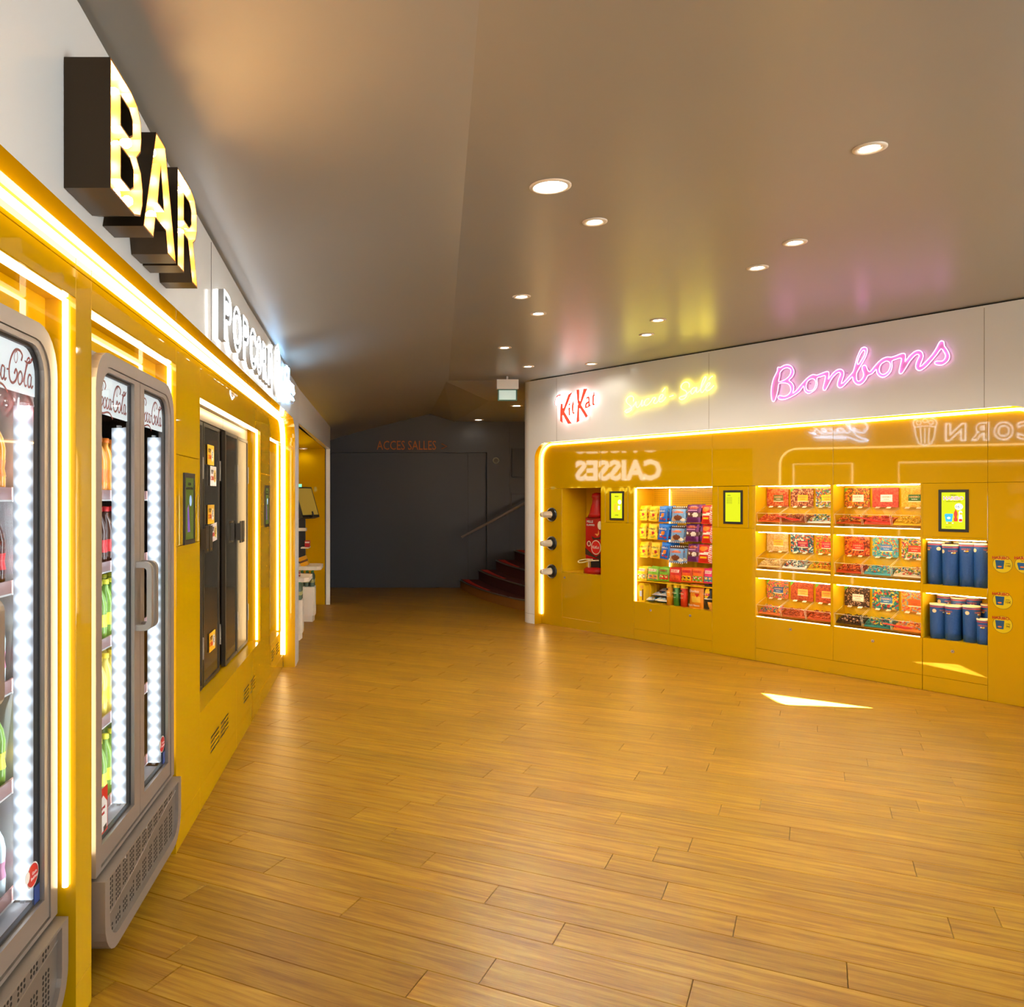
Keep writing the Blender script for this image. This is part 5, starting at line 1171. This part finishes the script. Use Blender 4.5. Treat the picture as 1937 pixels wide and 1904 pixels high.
# ================================================================== SMOKED GLASS DOOR CABINET (left wall)
DK = mat('dark_bronze_frame', (.06, .045, .03), .3, .5); BRS = mat('brushed_steel_warm', (.42, .33, .24), .28, .8)
wc = empty('glass_door_cabinet', 'built-in cabinet with tall smoked glass doors and metal header in the left wall', 'cabinet', FL)
hd = MB(); hd.box(4.2, 5.25, .085, .12, 1.978, 2.048, BRS); put('header_panel', hd, wc); hd = MB(); hd.box(5.255, 6.22, .085, .12, 1.978, 2.048, BRS); put('header_panel', hd, wc)
bk_ = MB(); bk_.box(4.19, 6.24, .118, .123, .5, 1.98, BLACK); put('backing', bk_, wc)
for k, (x0, x1, hxx, yo) in enumerate(((4.2, 4.68, 4.64, .09), (4.70, 5.18, 4.74, .09), (5.30, 5.75, 5.70, .078), (5.76, 6.2, 5.80, .078))):
    d = put('door', ring_mb([(x0, .50), (x1, .50), (x1, 1.974), (x0, 1.974)], [(x0+.02, .52), (x1-.02, .52), (x1-.02, 1.954), (x0+.02, 1.954)], yo, yo+.026, DK), wc)
    gg = MB(); gg.box(x0+.02, x1-.02, yo+.006, yo+.010, .52, 1.954, SMOKE if k != 3 else mat('gold_toned_pane', (.34, .25, .12), .32, .4)); put('glass_pane', gg, d)  # last door: gold reflection of the lit niche painted into the pane
    hm = MB(); hm.box(hxx-.04, hxx+.04, yo-.035, yo-.029, 1.255, 1.40, DK); hm.box(hxx-.006, hxx+.006, yo-.03, yo, 1.27, 1.385, DK)
    for dz in (1.27,): hm.lathe([(.006, yo-.037), (.006, yo-.035), (0, yo-.038)][::-1], C(190, 150, 80), c=(hxx, 0, dz), axis='y', cap=False, seg=8)
    put('handle', hm, d)
    for zz in (1.72, .72):
        hg = MB(); hg.box(x1-.004, x1+.012, yo-.004, yo+.004, zz-.06, zz+.06, C(170, 160, 150, .3)); put('hinge', hg, d)
tags = [(4.80, 4.99, 1.745, 1.86, 1), (4.88, 5.06, 1.625, 1.74, 0), (4.81, 5.0, 1.405, 1.515, 1), (4.90, 5.08, 1.30, 1.405, 0), (4.85, 5.03, .665, .775, 1)]
for k, (x0, x1, z0, z1, yl) in enumerate(tags):
    o = empty('price_card', ('topmost yellow', 'upper white', 'middle yellow', 'lower white, slightly tilted', 'lowest yellow')[k]+' price card stuck on the smoked glass door', 'price card', FL @ T((x0+x1)/2, .0885, (z0+z1)/2) @ Matrix.Rotation((-.06 if k == 3 else 0), 4, 'Y'))
    w_, h_ = x1-x0, z1-z0; c = MB(); c.box(-w_/2, w_/2, 0, .001, -h_/2, h_/2, C(240, 180, 20) if yl else C(235, 225, 220)); put('card', c, o)
    put('oval', poly_mesh(ell(w_*.22, 0, w_*.18, h_*.32), [], C(235, 225, 225) if yl else C(225, 185, 30), .0003, 'oval'), o, T(0, -.0005, 0))
    text('€', .05, C(60, 50, 60), o, w_*.22, -.0012, 0); text('POP', .035, C(70, 40, 20), o, -w_*.2, -.0008, h_*.2); text('CORN', .035, C(215, 70, 40), o, -w_*.2, -.0008, -h_*.12)
# far narrow niche: tall steel fronted freezer
fz = empty('glass_door_cabinet', 'narrow metal framed cabinet in the far left niche', 'cabinet', FL)
put('door', ring_mb([(6.87, .385), (7.58, .385), (7.58, 1.97), (6.87, 1.97)], [(6.90, .42), (7.55, .42), (7.55, 1.94), (6.90, 1.94)], .09, .12, BRS), fz)
gg = MB(); gg.box(6.90, 7.55, .098, .102, .42, 1.94, mat('gold_toned_pane', (.34, .25, .12), .32, .4)); put('glass_pane', gg, fz)

# ================================================================== CHECKOUT RECESS
CWH = C(232, 220, 200, .35)
def kiosk(yc, xe, label_, lb2, zt, bottles, monitor):
    o = empty('checkout_counter', label_, 'counter', T(-1.15, yc, 0))
    c = MB(); c.zprism([(-.25, -.28), (xe+1.15-.05, -.28), (xe+1.15, -.22), (xe+1.15, .22), (xe+1.15-.05, .28), (-.25, .28)], zt-.045, zt, CWH); put('counter_top', c, o)
    c = MB(); c.box(-.3, -.2, -.25, .25, 0, zt-.045, CWH); put('support', c, o)
    b_ = empty('bottle_bin', lb2, 'bin', T(xe-.19, yc, 0))
    m_ = MB(); hw2 = .105
    m_.zprism([(-hw2, -hw2+.02), (-hw2+.02, -hw2), (hw2-.02, -hw2), (hw2, -hw2+.02), (hw2, hw2-.02), (hw2-.02, hw2), (-hw2+.02, hw2), (-hw2, hw2-.02)], .08, .44, CWH); put('tub', m_, b_)
    m_ = MB(); m_.zprism([(-hw2+.015, -hw2+.03), (hw2-.03, -hw2+.015), (hw2-.015, hw2-.03), (-hw2+.03, hw2-.015)], .0, .08, CWH); put('foot', m_, b_)
    for i in range(3):
        for j in range(3):
            q9 = copy_tree(GBOT, None, T(xe-.19-.066+i*.066, yc-.066+j*.066, .442))
            q9['label'] = 'green topped water bottle, %s in the %s row of the %s white bin' % (('left', 'middle', 'right')[i], ('front', 'middle', 'back')[j], bottles); q9['group'] = 'bottles in the %s white bin' % bottles; q9['category'] = 'bottle'
    return o
GBOT = bpy.data.objects.new('water_bottle', None); GBOT.empty_display_size = .05; COL.objects.link(GBOT)
gb_ = MB(); gb_.lathe([(.026, 0), (.030, .006), (.030, .13), (.022, .155), (.012, .17), (.012, .178)], mat('green_clear_bottle', (.10, .16, .12), .08), seg=12); put('body', gb_, GBOT)
gb_ = MB(); gb_.lathe([(.0305, .05), (.0305, .09)], C(150, 150, 90), seg=12, cap=False); put('label', gb_, GBOT)
gb_ = MB(); gb_.lathe([(.014, .178), (.014, .195), (0, .196)], C(40, 130, 50), seg=10, cap=False); put('cap', gb_, GBOT)
k1 = kiosk(9.35, -.76, 'nearer white checkout counter in the yellow recess', 'nearer white bottle bin under the checkout counter', .70, 'nearer', True)
k2 = kiosk(10.75, -.73, 'farther white checkout counter in the yellow recess', 'farther white bottle bin under the checkout counter', .71, 'farther', True)
tag(GBOT, 'green topped water bottle standing in the farther white bin', 'bottle', 'bottles in the farther white bin'); GBOT.matrix_world = T(-.73-.19+.066, 10.75, .66) if False else T(-.73-.19-.10, 10.75+.0, .0)
bpy.data.objects.remove(GBOT.children[0]) if False else None
# take the prototype out of the scene again
for ch in list(GBOT.children): bpy.data.objects.remove(ch)
bpy.data.objects.remove(GBOT)
tr_ = empty('checkout_terminal', 'black self checkout terminal with a tilted screen and green lamp in the yellow recess', 'checkout terminal', T(-1.03, 11.05, .711))
c = MB(); c.box(-.06, .06, -.04, .04, 0, .95, BLACK); put('column', c, tr_)
Mm = T(.11, -.10, .62) @ RZ(-.5) @ Matrix.Rotation(-.32, 4, 'Y')
c = MB(); c.box(-.045, .035, -.2, .2, -.03, .38, BLACK); mo = put('monitor', c, tr_, Mm)
c = MB(); c.box(.036, .038, -.18, .18, .0, .36, mat('dim_screen', (.25, .17, .03), .2, emit=(.5, .32, .04), es=.25)); put('display', c, mo)
c = MB(); c.tube([(.03, -.02, -.03), (.07, -.02, -.03), (.085, -.02, .0), (.085, -.02, .03)], .012, BLACK, smoothn=2); put('scanner_hook', c, mo)
c = MB(); c.box(-.03, .01, -.03, .03, .95, 1.03, mat('green_lamp', (.2, .8, .4), .4, emit=(.12, .8, .35), es=1.6)); put('status_lamp', c, tr_)
c = MB(); c.box(.02, .12, -.22, .1, .20, .215, CWH); put('small_shelf', c, tr_)
c = MB(); c.box(-.04, .08, -.1, .02, .42, .46, C(225, 215, 200)); put('card_reader', c, tr_)
for k in range(3):
    o = tag(link(bpy.data.objects.new('sweets_pack', MB().box(-.03, .03, -.012, .012, 0, .08, C(180, 25, 25)).box(-.028, .028, -.0125, -.012, .05, .07, CWH).mesh('sweets_pack')), None, T(-.93, 10.87+k*.05, .93)), 'small red sweets packet, %s on the terminal shelf' % ('nearest', 'middle', 'farthest')[k], 'sweets packet', 'red packets on the terminal shelf')
for k in range(4):
    o = tag(link(bpy.data.objects.new('snack_bar', MB().box(-.05, .05, -.01, .01, 0, .12, C(230, 165, 20)).box(-.051, .051, -.0102, .0102, .05, .075, C(90, 50, 20)).mesh('snack_bar')), None, T(-.93+k*.0, 10.55+k*.03, .711) @ Matrix.Rotation(-.35, 4, 'Y')), 'yellow snack bar leaning on the farther checkout counter, %s of four' % ('nearest', 'second', 'third', 'last')[k], 'snack bar', 'yellow snack bars on the farther counter')
for k in range(3):
    o = tag(link(bpy.data.objects.new('snack_bar', MB().box(-.03, .03, -.01, .01, 0, .05, C(150, 50, 40)).box(-.031, .031, -.0102, .0102, .02, .03, C(220, 180, 120)).mesh('snack_bar')), None, T(-.90, 9.25+k*.03, .70)), 'dark red snack bar on the nearer checkout counter, %s of three' % ('nearest', 'middle', 'farthest')[k], 'snack bar', 'red snack bars on the nearer counter')
FC = Matrix(((0, -1, 0, -2.5), (1, 0, 0, 0), (0, 0, 1, 0), (0, 0, 0, 1)))
cs_ = empty('wall_lettering', 'white illuminated lettering reading CAISSES on the back of the checkout recess', 'sign', FC)
me = text_mesh('CAISSES', .42, mat('lit_letter_white', (.9, .9, .9), .4, emit=(1, .9, .75), es=7), .01, sx=1.0, off=.016); xs_ = [v.co.x for v in me.vertices]; wds = max(xs_)-min(xs_); me.transform(Matrix.Diagonal((1.44/wds, 1.1, 1, 1)))
put('lettering', me, cs_, T(10.24, -.03, 2.02) @ RX(PI/2))
yy_ = empty('neon_sign', 'yellow neon squiggle below the CAISSES lettering in the checkout recess', 'sign', FC)
for k in range(4):
    mb = MB(); mb.tube([(9.5+k*.42+dx, -.03, 1.62+dz) for dx, dz in ((0, 0), (.04, .12), (.1, .02), (.14, .14), (.2, .05), (.26, .13), (.3, .0))], .012, YNEON, seg=6, smoothn=3); put('neon_tube', mb, yy_)

# ================================================================== BACK OF THE HALL
al = empty('wall_lettering', 'dull orange lettering reading ACCES SALLES with an arrow on the dark wall', 'sign', T(0, YB, 0))
def bx_(px): return (px-PX)/F*YB
me = text_mesh('ACCES SALLES', .2, mat('dull_orange', srgb(140, 72, 14), .5, emit=srgb(120, 60, 10), es=.22), .006); xs_ = [v.co.x for v in me.vertices]; me.transform(Matrix.Diagonal(((bx_(825)-bx_(713))/(max(xs_)-min(xs_)), 1.12, 1, 1)))
put('lettering', me, al, T((bx_(713)+bx_(825))/2, -.02, H+(943-843)*YB/F) @ RX(PI/2))
mb = MB(); zc_ = H+(943-844)*YB/F; mb.tube([(bx_(835), -.02, zc_+.045), (bx_(845), -.02, zc_), (bx_(835), -.02, zc_-.045)], .009, mat('dull_orange'), seg=6); put('arrow', mb, al)
sp_ = empty('wall_speaker', 'small round grey speaker high on the dark wall right of the door', 'speaker', T(bx_(938), YB, H+(943-871)*YB/F))
c = MB(); c.lathe([(.058, 0), (.058, -.02), (.042, -.024), (.04, -.012)], C(150, 150, 140), axis='y', cap=False, seg=24); put('ring', c, sp_)
c = MB(); c.lathe([(.042, -.012), (0, -.016)], C(70, 68, 62), axis='y', cap=False, seg=20); put('grille', c, sp_)
c = MB(); c.box(bx_(968), bx_(968)+.45, YB-.03, YB, H+(943-902)*YB/F, H+(943-848)*YB/F, BLACK)
tag(put('wall_display', c), 'dark blank display box on the wall above the stairs', 'display')
c = MB(); c.box(bx_(967), bx_(967)+.4, YB-.02, YB, H-(956-943)*YB/F, H+(943-932)*YB/F, C(50, 50, 52)); c.box(bx_(967), bx_(967)+.4, YB-.021, YB-.02, H+(943-936)*YB/F, H+(943-932)*YB/F, BLACK)
tag(put('notice_frame', c), 'grey notice frame half hidden behind the rounded wall end', 'notice')
# exit sign
Ye = 10.2
def ex(px): return (px-PX)/F*Ye
def ez(py): return H+(PY-py)*Ye/F
ee = empty('exit_sign', 'white emergency exit light box with a green framed glass panel, hanging under the ceiling', 'exit sign', T((ex(939)+ex(980))/2, Ye, ez(718)))
hw3 = (ex(980)-ex(939))/2; c = MB(); c.box(-hw3, hw3, -.035, .035, ez(736)-ez(718), 0, C(225, 215, 200)); put('housing', c, ee)
c = MB(); c.box(-.01, .01, -.01, .01, 0, ZC-ez(718), C(200, 190, 180)); put('bracket', c, ee)
gx0, gx1, gz0, gz1 = ex(941.5)-ex(959.5), ex(978)-ex(959.5), ez(758)-ez(718), ez(736)-ez(718)
pn = put('panel', ring_mb([(gx0, gz0), (gx1, gz0), (gx1, gz1), (gx0, gz1)], [(gx0+.014, gz0+.014), (gx1-.014, gz0+.014), (gx1-.014, gz1-.012), (gx0+.014, gz1-.012)], -.006, .006, C(40, 90, 60)), ee)
c = MB(); c.box(gx0+.012, gx1-.012, -.004, .004, gz0+.012, gz1-.01, mat('exit_panel_pale', (.35, .45, .40), .3, emit=(.38, .48, .42), es=.55)); put('pale_face', c, ee)
# stairs
st_ = empty('staircase', 'curved steps with dark red carpet rising behind the rounded wall end', 'stairs', I4)
CARP = mat('dark_red_carpet', srgb(70, 8, 8), .95, bump=(300, .6)); CRED = mat('bright_red_carpet', srgb(190, 40, 28), .95); NOSE = C(90, 88, 80, .4)
crv = [[(1.40, 14.66), (1.43, 14.2), (1.50, 13.6), (1.62, 12.9), (1.78, 12.3), (1.97, 11.8), (2.3, 11.45), (2.7, 11.3)],
       [(1.72, 14.66), (1.75, 14.2), (1.80, 13.6), (1.88, 13.0), (1.98, 12.4), (2.12, 11.9), (2.5, 11.6), (3.1, 11.45)],
       [(2.02, 14.66), (2.03, 14.2), (2.06, 13.6), (2.11, 13.1), (2.2, 12.6), (2.36, 12.2), (2.7, 11.8), (3.3, 11.6)],
       [(2.34, 14.66), (2.34, 14.2), (2.37, 13.7), (2.42, 13.2), (2.55, 12.8), (2.7, 12.5), (3.0, 12.1), (3.5, 11.8)]]
for k, cv in enumerate(crv):
    P_ = [tuple(p) for p in catmull([Vector((a, b3)) for a, b3 in cv], 4)]; z1 = .15+.17*k; z0 = 0 if k == 0 else z1-.17
    m1 = MB(); m1.zprism(P_+[(4.45, P_[-1][1]), (4.45, 14.66)], z0, z1-.012, mat('wood_riser', srgb(150, 100, 40), .5) if k == 0 else CARP); sp1 = put('step', m1, st_)
    m2 = MB(); m2.zprism(P_+[(4.45, P_[-1][1]), (4.45, 14.66)], z1-.012, z1, CARP); put('carpet', m2, sp1)
    m3 = MB(); m3.tube([(p[0]-.004, p[1], z1-.008) for p in P_], .012, NOSE, seg=6); put('nosing', m3, sp1)
    Q_ = [(p[0]+.03, p[1]) for p in P_]; R_ = [(p[0]+.15-.006*i, p[1]) for i, p in enumerate(P_)]
    m4 = MB(); n = 13; m4.add([(p[0], p[1], z1+.002) for p in Q_[:n]]+[(p[0], p[1], z1+.002) for p in R_[:n]], [(i, i+1, n+i+1, n+i)[::-1] for i in range(n-1)], CRED); put('red_edge', m4, sp1)
hr = empty('handrail', 'slanting metal handrail on the dark wall above the stairs', 'handrail', I4)
Yh = 14.45; p0 = ((873-PX)/F*Yh, Yh, H-(1016-943)*Yh/F); p1 = ((1040-PX)/F*Yh, Yh, H-(926-943)*Yh/F)
c = MB(); c.tube([p0, p1], .022, C(150, 135, 125, .35), seg=10); put('rail', c, hr)
for f_ in (.12, .5, .85):
    p = [p0[i]+(p1[i]-p0[i])*f_ for i in range(3)]; c = MB(); c.tube([(p[0], p[1], p[2]-.01), (p[0], p[1]+.1, p[2]-.05), (p[0], YB, p[2]-.05)], .007, BLACK, seg=6); put('bracket', c, hr)
bpy.context.view_layer.update()
